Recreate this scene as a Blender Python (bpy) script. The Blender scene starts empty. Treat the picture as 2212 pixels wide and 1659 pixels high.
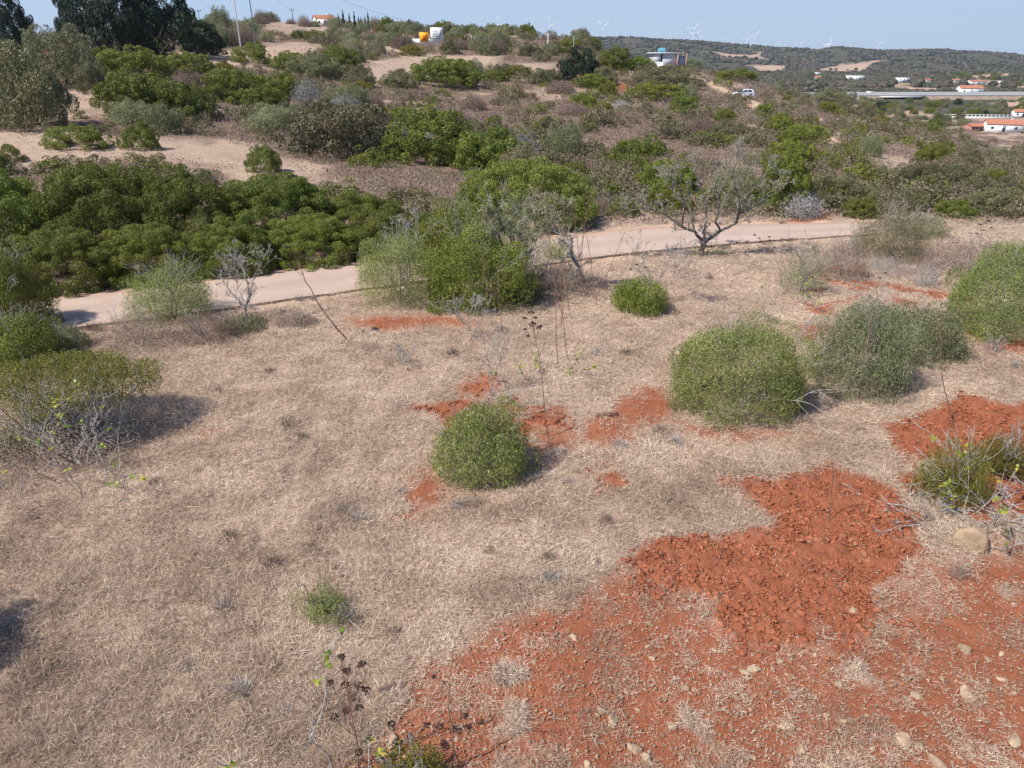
import bpy, math, random
import numpy as np
R = math.radians
sc = bpy.context.scene
rng = np.random.default_rng(7)
random.seed(7)

# ------------------------------------------------------------------ camera, world, sun, exposure
CAM_H, PITCH, FPX = 9.0, R(25.3), 1522.0          # FPX: focal length in 2212-px-wide pixels
cd = bpy.data.cameras.new('camera'); cam = bpy.data.objects.new('camera', cd)
sc.collection.objects.link(cam); sc.camera = cam
cam.location = (0, 0, CAM_H); cam.rotation_euler = (R(90) - PITCH, 0, 0)
cd.sensor_fit = 'HORIZONTAL'; cd.sensor_width = 36; cd.lens = 36 * FPX / 2212
cd.clip_start = 0.1; cd.clip_end = 30000
SUN_EL, SUN_AZ = R(51), R(30)                      # light travels towards +x, slightly +y
dirv = np.array([math.cos(SUN_EL) * math.cos(SUN_AZ), math.cos(SUN_EL) * math.sin(SUN_AZ), -math.sin(SUN_EL)])
w = bpy.data.worlds.new('World'); sc.world = w; w.use_nodes = True
nt = w.node_tree; bg = nt.nodes['Background']
sky = nt.nodes.new('ShaderNodeTexSky'); sky.sky_type = 'NISHITA'; sky.sun_disc = False
sky.sun_elevation = SUN_EL; sky.sun_rotation = math.atan2(-dirv[0], -dirv[1])
sky.air_density = 1.0; sky.dust_density = 0.1; sky.ozone_density = 3.0; sky.altitude = 1000
tint = nt.nodes.new('ShaderNodeMix'); tint.data_type = 'RGBA'; tint.blend_type = 'MULTIPLY'; tint.inputs[0].default_value = 1
tint.inputs[7].default_value = (.80, .85, 1.00, 1)
nt.links.new(sky.outputs[0], tint.inputs[6])
wtc = nt.nodes.new('ShaderNodeTexCoord'); wsp = nt.nodes.new('ShaderNodeSeparateXYZ'); wmr = nt.nodes.new('ShaderNodeMapRange'); wmx = nt.nodes.new('ShaderNodeMix'); wmx.data_type = 'RGBA'
nt.links.new(wtc.outputs['Generated'], wsp.inputs[0]); nt.links.new(wsp.outputs[2], wmr.inputs[0])
wmr.inputs[1].default_value = 0.0; wmr.inputs[2].default_value = 0.45; wmr.inputs[3].default_value = .85; wmr.inputs[4].default_value = 0.0
nt.links.new(wmr.outputs[0], wmx.inputs[0]); nt.links.new(tint.outputs[2], wmx.inputs[6]); wmx.inputs[7].default_value = (2.9, 3.75, 5.0, 1)
nt.links.new(wmx.outputs[2], bg.inputs[0]); bg.inputs[1].default_value = 0.13
sl = bpy.data.lights.new('sun', 'SUN'); so = bpy.data.objects.new('sun', sl); sc.collection.objects.link(so)
sl.energy = 5.0; sl.angle = R(0.53); sl.color = (1.0, 0.955, 0.89)
import mathutils
so.rotation_euler = mathutils.Vector(dirv).to_track_quat('-Z', 'Y').to_euler()
so.location = (-40, -20, 60)
sc.view_settings.view_transform = 'Standard'; sc.view_settings.look = 'None'
sc.view_settings.exposure = 0.42; sc.view_settings.gamma = 1.0
sc.cycles.max_bounces = 5; sc.cycles.diffuse_bounces = 3; sc.cycles.transmission_bounces = 3
sc.cycles.volume_bounces = 0; sc.cycles.transparent_max_bounces = 6

# ------------------------------------------------------------------ noise + helpers
def _hash(ix, iy, s):
    h = (ix.astype(np.int64) * 374761393 + iy.astype(np.int64) * 668265263 + s * 982451653) & 0x7fffffff
    h = ((h ^ (h >> 13)) * 1274126177) & 0x7fffffff
    return ((h ^ (h >> 16)) & 0xffff) / 65535.0
def vnoise(x, y, s=0):
    ix = np.floor(x); iy = np.floor(y); fx = x - ix; fy = y - iy
    fx = fx * fx * (3 - 2 * fx); fy = fy * fy * (3 - 2 * fy)
    a = _hash(ix, iy, s); b = _hash(ix + 1, iy, s); c = _hash(ix, iy + 1, s); d = _hash(ix + 1, iy + 1, s)
    return (a + (b - a) * fx) * (1 - fy) + (c + (d - c) * fx) * fy
def fbm(x, y, s=0, o=4):
    t = 0; a = .5; n = 0
    for i in range(o):
        t = t + a * vnoise(x * 2 ** i + i * 17.3, y * 2 ** i - i * 9.1, s + i); n += a; a *= .5
    return t / n
def sm(a, b, x):
    t = np.clip((x - a) / (b - a), 0, 1); return t * t * (3 - 2 * t)

CP, SP = math.cos(PITCH), math.sin(PITCH)
def ray(px, py):
    dx = (px - 1106) / FPX; dy = (829.5 - py) / FPX
    return np.array([dx, CP + dy * SP, -SP + dy * CP])
def z_at(px, py, Y):
    d = ray(px, py); return CAM_H + Y * d[2] / d[1]
def at(px, py, Y):
    d = ray(px, py); t = Y / d[1]; return np.array([d[0] * t, Y, CAM_H + d[2] * t])
def u_of(px, py=200): d = ray(px, py); return d[0] / d[1]

# terrain profile table: column px -> [(distance, image row)], later (distance, 'z', height)
TAB = {
 -300: [(45,425),(55,345),(62,295),(72,250),(90,190),(120,140),(160,100),(200,85),(300,100)],
 0:    [(45,430),(55,352),(62,302),(72,262),(90,200),(120,150),(160,110),(200,90),(300,100)],
 300:  [(45,435),(58,340),(70,283),(82,232),(95,182),(112,138),(140,98),(200,72),(260,58),(320,70)],
 600:  [(45,442),(55,383),(65,330),(80,268),(100,202),(120,158),(150,115),(200,78),(260,52),(300,45),(360,60)],
 1000: [(45,448),(60,377),(75,318),(95,257),(120,202),(150,157),(180,123),(220,95),(260,76),(300,68),(360,84)],
 1130: [(45,449),(60,376),(75,320),(95,262),(120,205),(150,160),(180,128),(220,97),(260,78),(295,72)],
 1250: [(45,450),(60,374),(80,303),(100,252),(130,197),(160,158),(190,128),(230,100),(262,86)],
 1420: [(45,450),(60,374),(80,304),(100,257),(130,206),(160,168),(180,147),(205,140)],
 1600: [(45,450),(60,378),(80,308),(100,264),(134,213),(160,186),(190,164)],
 1850: [(45,451),(60,386),(80,322),(100,284),(130,246),(152,228)],
 2050: [(45,453),(60,402),(80,352),(100,318),(120,296),(135,286)],
 2212: [(45,456),(60,416),(80,372),(100,346),(115,334)],
 2500: [(45,456),(60,420),(80,385),(100,362),(110,356)],
}
SKY_ = [(1281,84),(1381,83),(1431,87),(1506,92),(1543,96),(1659,104),(1734,109),(1796,109),(1884,112),(2009,109),(2084,116),(2212,123),(2500,130)]
YG = np.unique(np.concatenate([np.arange(40, 400, 2.5), np.geomspace(400, 9000, 160)]))
cols = sorted(TAB); UC = []; ZT = []
xsn = np.unique(np.concatenate([cols, [s[0] for s in SKY_]]))
base = {}
for c in cols:
    pts = [(40, 0.0)] + [(Y, 0.0 if Y <= 45 else z_at(c, r, Y)) for Y, r in TAB[c]]
    Yl, zl = pts[-1]
    pts += [(Yl + 45, zl - 8), (Yl + 130, -24 if c > 1100 else -12), (max(Yl + 220, 420), -26)]
    base[c] = np.interp(YG[YG <= 1300], [p[0] for p in pts] , [p[1] for p in pts])
for c in xsn:
    j = np.searchsorted(cols, c); j = min(max(j, 1), len(cols) - 1); c0, c1 = cols[j - 1], cols[j]
    f = (c - c0) / (c1 - c0); b = base[c0] * (1 - f) + base[c1] * f
    srow = np.interp(c, [s[0] for s in SKY_], [s[1] for s in SKY_])
    far = YG[YG > 1300]
    z2, z3 = z_at(c, 163, 1900), z_at(c, srow, 3200)
    zf = np.interp(far, [1300, 1900, 3200, 3600, 9000], [-25, z2, z3, z3 - 4, z3 - 60])
    zz = np.concatenate([b, zf])
    k = np.array([1, 2, 3, 2, 1]) / 9.; zs = np.convolve(np.pad(zz, 2, 'edge'), k, 'valid')
    ZT.append(zs); UC.append(u_of(c, 200))
UC = np.array(UC); ZT = np.array(ZT)
def Hh(x, y, detail=True):
    x = np.asarray(x, float); y = np.asarray(y, float)
    yy = np.clip(y, 40, 8900); u = np.clip(x / np.maximum(y, 1), UC[0], UC[-1] - 1e-6)
    fy = np.interp(yy, YG, np.arange(len(YG))); iy = np.minimum(fy.astype(int), len(YG) - 2); fy = fy - iy
    iu = np.clip(np.searchsorted(UC, u) - 1, 0, len(UC) - 2); fu = (u - UC[iu]) / (UC[iu + 1] - UC[iu])
    z = (ZT[iu, iy] * (1 - fy) + ZT[iu, iy + 1] * fy) * (1 - fu) + (ZT[iu + 1, iy] * (1 - fy) + ZT[iu + 1, iy + 1] * fy) * fu
    z = z + sm(46, 90, y) * (fbm(x / 14, y / 14, 3, 3) - .5) * 1.2 * (1 - sm(200, 400, y))
    hill = sm(1300, 2400, y) * (1 - sm(2900, 3150, y))
    z = z + hill * (fbm(x / 420 + 3, y / 420, 5, 4) - .5) * 62 + sm(1300, 2000, y) * (fbm(x / 150, y / 600, 6, 3) - .5) * 14
    if detail:
        z = z + (1 - sm(50, 100, y)) * ((fbm(x / 2.3, y / 2.3, 11, 3) - .5) * .22)
    return z
def ground(px, py, x_=None):
    d = ray(px, py); Y = np.concatenate([np.arange(4, 60, .1), np.geomspace(60, 8000, 2500)])
    t = Y / d[1]; zr = CAM_H + d[2] * t; h = Hh(d[0] * t, Y)
    k = np.nonzero(zr <= h)[0]
    if len(k) == 0: k = [len(Y) - 1]
    k = max(k[0], 1); a = zr[k - 1] - h[k - 1]; b = h[k] - zr[k]; f = a / (a + b) if a + b > 0 else 1
    Yy = Y[k - 1] + (Y[k] - Y[k - 1]) * f; tt = Yy / d[1]
    return np.array([d[0] * tt, Yy, float(Hh(d[0] * tt, Yy))])
def G(poly): return [ground(a, b)[:2] for a, b in poly]
def sdf(poly, x, y):
    P = np.array(poly); d = np.full(x.shape, 1e9); ins = np.zeros(x.shape, bool)
    for i in range(len(P)):
        a = P[i]; b = P[(i + 1) % len(P)]; e = b - a; wx = x - a[0]; wy = y - a[1]
        t = np.clip((wx * e[0] + wy * e[1]) / max(e @ e, 1e-9), 0, 1)
        d = np.minimum(d, np.hypot(wx - e[0] * t, wy - e[1] * t))
        c = ((a[1] > y) != (b[1] > y)); xi = a[0] + (y - a[1]) * e[0] / (e[1] if abs(e[1]) > 1e-9 else 1e-9)
        ins ^= c & (x < xi)
    return np.where(ins, -d, d)

def link(o, parent=None):
    sc.collection.objects.link(o)
    if parent is not None: o.parent = parent
    return o
def tag(o, label=None, cat=None, group=None, kind=None):
    for k, v in (('label', label), ('category', cat), ('group', group), ('kind', kind)):
        if v: o[k] = v
    return o
def mesh(name, V, F, mat, parent=None, var=None, smooth=False, loc=None, mats=None, midx=None):
    V = np.ascontiguousarray(V, dtype=np.float32); F = np.asarray(F, dtype=np.int32)
    me = bpy.data.meshes.new(name); n, k = F.shape
    me.vertices.add(len(V)); me.vertices.foreach_set('co', V.ravel())
    me.loops.add(n * k); me.loops.foreach_set('vertex_index', F.ravel())
    me.polygons.add(n); me.polygons.foreach_set('loop_start', np.arange(0, n * k, k, dtype=np.int32))
    me.polygons.foreach_set('loop_total', np.full(n, k, dtype=np.int32))
    if smooth: me.polygons.foreach_set('use_smooth', np.ones(n, bool))
    if midx is not None: me.polygons.foreach_set('material_index', np.asarray(midx, dtype=np.int32))
    me.update(calc_edges=True)
    if var is not None:
        a = me.attributes.new('var', 'FLOAT', 'POINT'); a.data.foreach_set('value', np.asarray(var, dtype=np.float32))
    for m in (mats or [mat]): me.materials.append(m)
    o = bpy.data.objects.new(name, me); link(o, parent)
    if loc is not None: o.location = loc
    return o
def empty(name, loc, label=None, cat=None, group=None, rz=0):
    o = bpy.data.objects.new(name, None); link(o); o.location = loc; o.rotation_euler = (0, 0, rz)
    o.empty_display_size = .3
    return tag(o, label, cat, group)

# ------------------------------------------------------------------ materials
def mat_base(name, rough=.85):
    m = bpy.data.materials.new(name); m.use_nodes = True
    b = m.node_tree.nodes['Principled BSDF']; b.inputs['Roughness'].default_value = rough
    b.inputs['Specular IOR Level'].default_value = .25
    return m, m.node_tree, b
def ramp(nt, stops):
    r = nt.nodes.new('ShaderNodeValToRGB'); e = r.color_ramp.elements
    while len(e) < len(stops): e.new(.5)
    for i, (p, c) in enumerate(stops): e[i].position = p; e[i].color = (*c, 1)
    return r
def noise(nt, scale, detail=4, rough=.6, dim='3D'):
    t = nt.nodes.new('ShaderNodeTexNoise'); t.inputs['Scale'].default_value = scale
    t.inputs['Detail'].default_value = detail; t.inputs['Roughness'].default_value = rough; return t
def leaf_mat(name, cols, rough=.55, spec=.35, transl=.3, rnd=.35, hue=.03):
    m, nt, b = mat_base(name, rough); b.inputs['Specular IOR Level'].default_value = spec
    at_ = nt.nodes.new('ShaderNodeAttribute'); at_.attribute_name = 'var'
    n = len(cols); rp = ramp(nt, [(i / (n - 1), c) for i, c in enumerate(cols)])
    nt.links.new(at_.outputs['Fac'], rp.inputs[0])
    oi = nt.nodes.new('ShaderNodeObjectInfo'); hs = nt.nodes.new('ShaderNodeHueSaturation')
    mr = nt.nodes.new('ShaderNodeMapRange'); mr.inputs[3].default_value = 1 - rnd; mr.inputs[4].default_value = 1 + rnd
    nt.links.new(oi.outputs['Random'], mr.inputs[0]); nt.links.new(mr.outputs[0], hs.inputs['Value'])
    mul = nt.nodes.new('ShaderNodeMath'); mul.operation = 'MULTIPLY'; mul.inputs[1].default_value = 7.31
    fr = nt.nodes.new('ShaderNodeMath'); fr.operation = 'FRACT'
    nt.links.new(oi.outputs['Random'], mul.inputs[0]); nt.links.new(mul.outputs[0], fr.inputs[0])
    mh = nt.nodes.new('ShaderNodeMapRange'); mh.inputs[3].default_value = .5 - hue; mh.inputs[4].default_value = .5 + hue
    nt.links.new(fr.outputs[0], mh.inputs[0]); nt.links.new(mh.outputs[0], hs.inputs['Hue'])
    nt.links.new(rp.outputs[0], hs.inputs['Color']); nt.links.new(hs.outputs[0], b.inputs['Base Color'])
    if transl > 0:
        tr = nt.nodes.new('ShaderNodeBsdfTranslucent'); mx = nt.nodes.new('ShaderNodeMixShader'); mx.inputs[0].default_value = transl
        nt.links.new(hs.outputs[0], tr.inputs[0]); nt.links.new(b.outputs[0], mx.inputs[1]); nt.links.new(tr.outputs[0], mx.inputs[2])
        nt.links.new(mx.outputs[0], nt.nodes['Material Output'].inputs[0])
    return m
def stone_tex(m):
    nt = m.node_tree; b = nt.nodes['Principled BSDF']; src = b.inputs['Base Color'].links[0].from_socket
    g_ = nt.nodes.new('ShaderNodeNewGeometry'); n = noise(nt, 7, 8, .75); nt.links.new(g_.outputs['Position'], n.inputs[0])
    rp = ramp(nt, [(.3, (.62,.52,.42)), (.5, (1,.95,.88)), (.68, (1.15,1.05,.92))]); nt.links.new(n.outputs[0], rp.inputs[0])
    mx = nt.nodes.new('ShaderNodeMix'); mx.data_type = 'RGBA'; mx.blend_type = 'MULTIPLY'; mx.inputs[0].default_value = 1
    nt.links.new(src, mx.inputs[6]); nt.links.new(rp.outputs[0], mx.inputs[7]); nt.links.new(mx.outputs[2], b.inputs['Base Color'])
    bp = nt.nodes.new('ShaderNodeBump'); bp.inputs['Strength'].default_value = .7; bp.inputs['Distance'].default_value = .03
    nt.links.new(n.outputs[0], bp.inputs['Height']); nt.links.new(bp.outputs[0], b.inputs['Normal'])
def noise_mat(name, stops, scale=3, rough=.85, bump=0, detail=5, spec=.25, coord='Object'):
    m, nt, b = mat_base(name, rough); b.inputs['Specular IOR Level'].default_value = spec
    tc = nt.nodes.new('ShaderNodeTexCoord'); n = noise(nt, scale, detail)
    nt.links.new(tc.outputs[coord], n.inputs[0]); rp = ramp(nt, stops); nt.links.new(n.outputs[0], rp.inputs[0])
    nt.links.new(rp.outputs[0], b.inputs['Base Color'])
    if bump:
        bp = nt.nodes.new('ShaderNodeBump'); bp.inputs['Strength'].default_value = bump; bp.inputs['Distance'].default_value = .05
        nt.links.new(n.outputs[0], bp.inputs['Height']); nt.links.new(bp.outputs[0], b.inputs['Normal'])
    return m
M = {}
M['mastic'] = leaf_mat('mastic_leaves', [(.055,.068,.010),(.12,.145,.018),(.19,.215,.030),(.27,.27,.055)], transl=.25, rnd=.2, hue=.012)
M['bright'] = leaf_mat('bright_green_leaves', [(.065,.085,.014),(.14,.175,.026),(.22,.255,.042),(.31,.325,.07)], transl=.3, rnd=.15, hue=.01)
M['yellow'] = leaf_mat('yellow_green_leaves', [(.06,.07,.012),(.14,.15,.022),(.22,.20,.03),(.30,.24,.045)], transl=.3, rnd=.2)
M['olive'] = leaf_mat('olive_leaves', [(.10,.11,.048),(.18,.19,.085),(.265,.27,.13),(.38,.38,.22)], rough=.6, transl=.2, rnd=.2, hue=.01)
M['olive_fresh'] = leaf_mat('fresh_olive_leaves', [(.09,.115,.028),(.19,.225,.055),(.29,.32,.09),(.45,.45,.20)], rough=.5, transl=.25, rnd=.1, hue=.008)
M['maquis'] = leaf_mat('scrub_leaves', [(.075,.075,.036),(.14,.135,.060),(.205,.19,.088),(.29,.25,.12)], transl=.2, rnd=.25, hue=.025)
M['dry'] = leaf_mat('dry_twigs', [(.13,.09,.07),(.21,.15,.12),(.29,.215,.165),(.36,.28,.20)], rough=.9, spec=.1, transl=.1, rnd=.25, hue=.015)
M['grey'] = leaf_mat('grey_twigs', [(.17,.15,.14),(.27,.245,.235),(.38,.35,.325),(.48,.45,.41)], rough=.9, spec=.1, transl=.1, rnd=.2, hue=.006)
M['darktree'] = leaf_mat('dark_conifer_leaves', [(.008,.014,.008),(.016,.026,.012),(.03,.045,.02),(.06,.07,.03)], transl=.1, rnd=.2)
M['fig'] = leaf_mat('fig_leaves', [(.12,.20,.03),(.22,.30,.04),(.40,.40,.05),(.50,.38,.06)], rough=.4, transl=.35, rnd=.1)
M['bark_grey'] = noise_mat('grey_bark', [(.3,(.18,.155,.13)),(.55,(.37,.335,.295)),(.75,(.52,.48,.43))], 14, .9, .3)
M['bark_dark'] = noise_mat('dark_bark', [(.3,(.06,.052,.045)),(.7,(.20,.175,.15))], 9, .9, .3)
M['bark_red'] = noise_mat('reddish_stem', [(.3,(.16,.075,.05)),(.7,(.30,.17,.12))], 9, .8)
M['seed'] = noise_mat('dark_seed_heads', [(.3,(.025,.014,.010)),(.7,(.085,.05,.035))], 20, .9)
M['clod'] = noise_mat('red_clods', [(.3,(.20,.060,.028)),(.55,(.31,.100,.046)),(.75,(.45,.20,.11))], 2.2, .95, .5, coord='Object')
M['stone'] = leaf_mat('limestone', [(.26,.19,.135),(.38,.285,.20),(.52,.40,.29)], rough=.95, spec=.1, transl=0, rnd=.25, hue=.006)
stone_tex(M['stone'])
M['white'] = noise_mat('white_paint', [(.3,(.74,.73,.70)),(.7,(.82,.81,.79))], 1.5, .7)
M['tile'] = noise_mat('terracotta_tiles', [(.3,(.34,.13,.075)),(.7,(.46,.20,.12))], 2, .85)
M['glass'] = noise_mat('dark_glass', [(.3,(.03,.035,.045)),(.7,(.06,.07,.085))], 1, .15, spec=.5)
M['black'] = noise_mat('black_rubber_and_shade', [(.3,(.015,.015,.016)),(.7,(.03,.03,.03))], 4, .8)  # wheels, and the black blocks painted in for shadowed openings
M['concrete'] = noise_mat('pale_concrete', [(.3,(.52,.50,.47)),(.7,(.64,.62,.58))], 3, .9)
M['dark_grey'] = noise_mat('dark_concrete', [(.3,(.10,.10,.10)),(.7,(.17,.165,.16))], 2, .9)  # plain dark grey for road surface, piers, wires and bumpers
M['car'] = noise_mat('white_car_paint', [(.3,(.70,.71,.72)),(.7,(.78,.78,.79))], 1.5, .3, spec=.5)
M['turbine'] = noise_mat('turbine_white', [(.3,(.86,.86,.86)),(.7,(.90,.90,.90))], .05, .4)
M['orange'] = noise_mat('orange_sign', [(.3,(.85,.36,.01)),(.7,(.92,.42,.015))], 1, .5)
M['red'] = noise_mat('red_paint', [(.3,(.50,.03,.01)),(.7,(.58,.04,.015))], 1, .5)
M['rust'] = noise_mat('rusty_frame', [(.3,(.36,.21,.16)),(.7,(.46,.30,.24))], 4, .8)
M['bluegrey'] = noise_mat('blue_grey_panel', [(.3,(.30,.34,.42)),(.7,(.38,.42,.50))], 1.5, .6)
M['tank'] = noise_mat('blue_plastic', [(.3,(.10,.30,.36)),(.7,(.14,.37,.42))], 2, .5)
M['pinkwall'] = noise_mat('brown_plaster', [(.3,(.28,.15,.11)),(.7,(.36,.21,.15))], 2, .85)
M['ink'] = noise_mat('dark_lettering', [(.3,(.04,.05,.07)),(.7,(.06,.07,.09))], 1, .6)
M['bottle'] = noise_mat('green_plant', [(.3,(.05,.06,.02)),(.7,(.10,.09,.04))], 4, .8)

# ------------------------------------------------------------------ patches of bare red soil (placed on the ground plane)
P_till = [G([(1370,1225),(1440,1170),(1560,1172),(1640,1115),(1605,1035),(1700,1022),(1830,1026),(1920,1040),(1960,1110),(1985,1175),(1940,1260),(1880,1330),(1840,1395),(1700,1392),(1600,1360),(1540,1300),(1420,1282)]),
          G([(1905,925),(1990,892),(2090,862),(2240,875),(2300,1010),(2100,1000),(1960,985)]),
          G([(905,880),(990,862),(1100,878),(1200,882),(1212,915),(1130,945),(1000,915)]),
          G([(1270,1035),(1325,1030),(1335,1058),(1290,1065)]),
          G([(1010,825),(1060,812),(1080,835),(1030,850)]), G([(2000,1010),(2300,1015),(2300,1110),(2150,1120),(1990,1060)])]
P_bare = [G([(1345,842),(1450,838),(1470,900),(1390,925),(1330,965),(1235,962),(1245,930),(1315,885)]),
          G([(1450,920),(1560,928),(1760,938),(1650,965),(1480,950)]),
          G([(640,1655),(820,1560),(980,1440),(1120,1340),(1370,1250),(1560,1330),(1760,1395),(1880,1350),(2030,1215),(2400,1190),(2600,1700),(640,1750)]),
          G([(740,692),(860,676),(1000,688),(1060,702),(880,706),(780,712)]),
          G([(1640,488),(1700,476),(1770,474),(1765,484),(1690,484)]),
          G([(2100,725),(2230,722),(2240,770),(2130,760)]), G([(1760,455),(1790,450),(1800,520),(1750,500)])]
P_part = [G([(880,1010),(960,995),(1000,1070),(930,1115),(780,1125),(860,1060)]),
          G([(1790,570),(1830,560),(1900,610),(2010,625),(2120,598),(2120,660),(1960,668),(1850,645),(1780,700),(1740,660)]),
          G([(2030,1215),(1960,1100),(1990,1060),(2300,1110),(2300,1250)]), G([(1690,720),(1800,650),(1850,700),(1740,760)]),
          G([(1130,920),(1240,930),(1230,990),(1130,1000)]), G([(1000,1400),(860,1480),(700,1660),(900,1660),(1100,1420)])]
ROAD_F = [(-330,735),(-80,672),(92,645),(300,626),(437,607),(553,594),(788,564),(960,545),(1213,513),(1356,496),(1500,489),(1659,486),(1759,485),(1900,480)]
ROAD_N = [(-330,830),(-80,752),(92,722),(260,700),(420,677),(553,658),(788,627),(1000,598),(1256,563),(1356,551),(1506,536),(1659,523),(1745,517),(1900,507)]
def road_line(L, n=160):
    P = np.array(G(L)); s = np.concatenate([[0], np.cumsum(np.hypot(*np.diff(P, axis=0).T))]); s /= s[-1]
    t = np.linspace(0, 1, n); q = np.stack([np.interp(t, s, P[:, 0]), np.interp(t, s, P[:, 1])], 1)
    for _ in range(60): q[1:-1] = (q[:-2] + 2 * q[1:-1] + q[2:]) / 4
    return q
RF, RN = road_line(ROAD_F), road_line(ROAD_N)
ROADP = np.concatenate([RN[::8], RF[::-8]])
CLEAR = [G([(-200,275),(90,262),(240,300),(420,300),(520,330),(640,345),(700,370),(690,400),(500,415),(430,370),(300,345),(0,372),(-200,380)]),
         G([(130,200),(215,170),(215,250),(140,255)]), G([(455,122),(520,105),(640,92),(700,105),(620,140),(520,155),(450,150)]),
         G([(850,128),(920,118),(1090,122),(1060,150),(880,182),(820,180),(740,150)]), G([(1115,138),(1210,136),(1190,158),(1130,156)]),
         G([(560,50),(640,46),(760,66),(850,80),(700,82),(600,70)]),
         G([(1880,330),(1960,335),(1990,360),(1950,385),(1890,365)]), G([(700,265),(760,275),(740,300),(690,300)])]
TRACK = [(1440,150),(1490,162),(1540,182),(1590,208),(1640,235),(1700,262),(1770,292),(1800,318),(1835,345)]
TRK = np.array(G(TRACK))
def masks(x, y):
    wx = x + (fbm(x * 1.3, y * 1.3, 21, 4) - .5) * 1.5; wy = y + (fbm(x * 1.3 + 9, y * 1.3, 22, 4) - .5) * 1.5
    red = np.zeros(x.shape); till = np.zeros(x.shape)
    near = (y < 60)
    for p in P_till: till = np.maximum(till, 1 - sm(-.25, .42, sdf(p, wx, wy)))
    for p in P_bare: red = np.maximum(red, (1 - sm(-.5, .5, sdf(p, wx, wy))))
    part = np.zeros(x.shape)
    for p in P_part: part = np.maximum(part, (1 - sm(-.6, .6, sdf(p, wx, wy))))
    n1 = fbm(x * 1.1, y * 1.1, 31, 4)
    red = red * sm(.25, .42, n1 + .12) 
    red = np.maximum(red, part * sm(.47, .60, n1 + .02))
    red = np.maximum(red, .5 * sm(.78, .86, fbm(x * .9 + 40, y * .9, 33, 4)) * near)
    red = np.maximum(red, till) * near
    dr = sdf(ROADP, x, y)
    sand = (1 - sm(.1, 1.1, dr + (fbm(x, y, 41, 3) - .5) * 1.2)) * near
    return red, till * near, sand, dr

# ------------------------------------------------------------------ ground sheet
def wfun(y): return np.sqrt(np.maximum(y, 0) ** 2 + 100.)
rows = np.concatenate([-np.geomspace(300, 4, 14), [0, 3], np.geomspace(5, 60, 470), np.geomspace(60.6, 420, 200), np.geomspace(430, 8800, 170)])
uc = np.concatenate([np.linspace(-1.7, -.96, 12), np.linspace(-.95, .95, 720), np.linspace(.96, 1.7, 12)])
YY, UU = np.meshgrid(rows, uc, indexing='ij'); XX = UU * wfun(YY)
XX[:14] = UU[:14] * (np.abs(rows[:14])[:, None] + 12)
red, till, sand, droad = masks(XX, YY)
ZZ = Hh(XX, YY)
nearm = 1 - sm(40, 60, YY)
ZZ += till * ((fbm(XX * 7, YY * 7, 51, 4) - .5) * .14 + .02) + nearm * (1 - till) * (fbm(XX * 5, YY * 5, 52, 3) - .5) * .05
ZZ = np.where((droad < .4) & (YY < 60), np.minimum(ZZ, Hh(XX, YY, False) - .015), ZZ)
nr, nc = YY.shape; idx = np.arange(nr * nc).reshape(nr, nc)
F = np.stack([idx[:-1, :-1], idx[:-1, 1:], idx[1:, 1:], idx[1:, :-1]], -1).reshape(-1, 4)
gm, gt, gb = mat_base('ground', .95)
gb.inputs['Specular IOR Level'].default_value = .1
L = gt.links.new
geo = gt.nodes.new('ShaderNodeNewGeometry')
def mixc(fac, a, b, nt=gt):
    m = nt.nodes.new('ShaderNodeMix'); m.data_type = 'RGBA'
    for v, s in ((fac, 0), (a, 6), (b, 7)):
        if isinstance(v, (tuple, float)): m.inputs[s].default_value = v if isinstance(v, float) else (*v, 1)
        else: nt.links.new(v, m.inputs[s])
    return m.outputs[2]
n_f = noise(gt, 9, 6, .75); n_m = noise(gt, 1.2, 5, .65); n_l = noise(gt, .25, 4); n_h = noise(gt, .012, 8, .68); n_h2 = noise(gt, .0035, 5, .6)
for q in (n_f, n_m, n_l, n_h, n_h2): L(geo.outputs['Position'], q.inputs[0])
straw = ramp(gt, [(.30, (.19,.125,.085)), (.47, (.38,.27,.19)), (.62, (.50,.37,.27)), (.8, (.60,.48,.36))]); L(n_f.outputs[0], straw.inputs[0])
straw2 = ramp(gt, [(.35, (.30,.21,.15)), (.65, (.47,.345,.25))]); L(n_m.outputs[0], straw2.inputs[0])
soil = ramp(gt, [(.28, (.15,.048,.023)), (.48, (.28,.095,.047)), (.62, (.35,.142,.076)), (.8, (.47,.28,.18))]); L(n_f.outputs[0], soil.inputs[0])
soil2 = ramp(gt, [(.3, (.23,.070,.033)), (.7, (.36,.130,.066))]); L(n_m.outputs[0], soil2.inputs[0])
sandc = ramp(gt, [(.3, (.42,.26,.16)), (.7, (.62,.46,.33))]); L(n_f.outputs[0], sandc.inputs[0])
scrubc = ramp(gt, [(.3, (.11,.075,.055)), (.7, (.24,.165,.12))]); L(n_m.outputs[0], scrubc.inputs[0])
hillc = ramp(gt, [(.30, (.035,.042,.024)), (.44, (.065,.065,.042)), (.52, (.12,.095,.07)), (.60, (.06,.068,.036)), (.72, (.24,.165,.11))]); L(n_h.outputs[0], hillc.inputs[0])
hill2 = ramp(gt, [(.35, (.05,.045,.035)), (.55, (.05,.075,.025)), (.75, (.13,.095,.07))]); L(n_h2.outputs[0], hill2.inputs[0])
ca = gt.nodes.new('ShaderNodeAttribute'); ca.attribute_name = 'mask'; sep = gt.nodes.new('ShaderNodeSeparateColor'); L(ca.outputs['Color'], sep.inputs[0])
cb = gt.nodes.new('ShaderNodeAttribute'); cb.attribute_name = 'mask2'; sep2 = gt.nodes.new('ShaderNodeSeparateColor'); L(cb.outputs['Color'], sep2.inputs[0])
c = mixc(.5, straw.outputs[0], straw2.outputs[0])
c = mixc(sep.outputs[2], c, scrubc.outputs[0])
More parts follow.
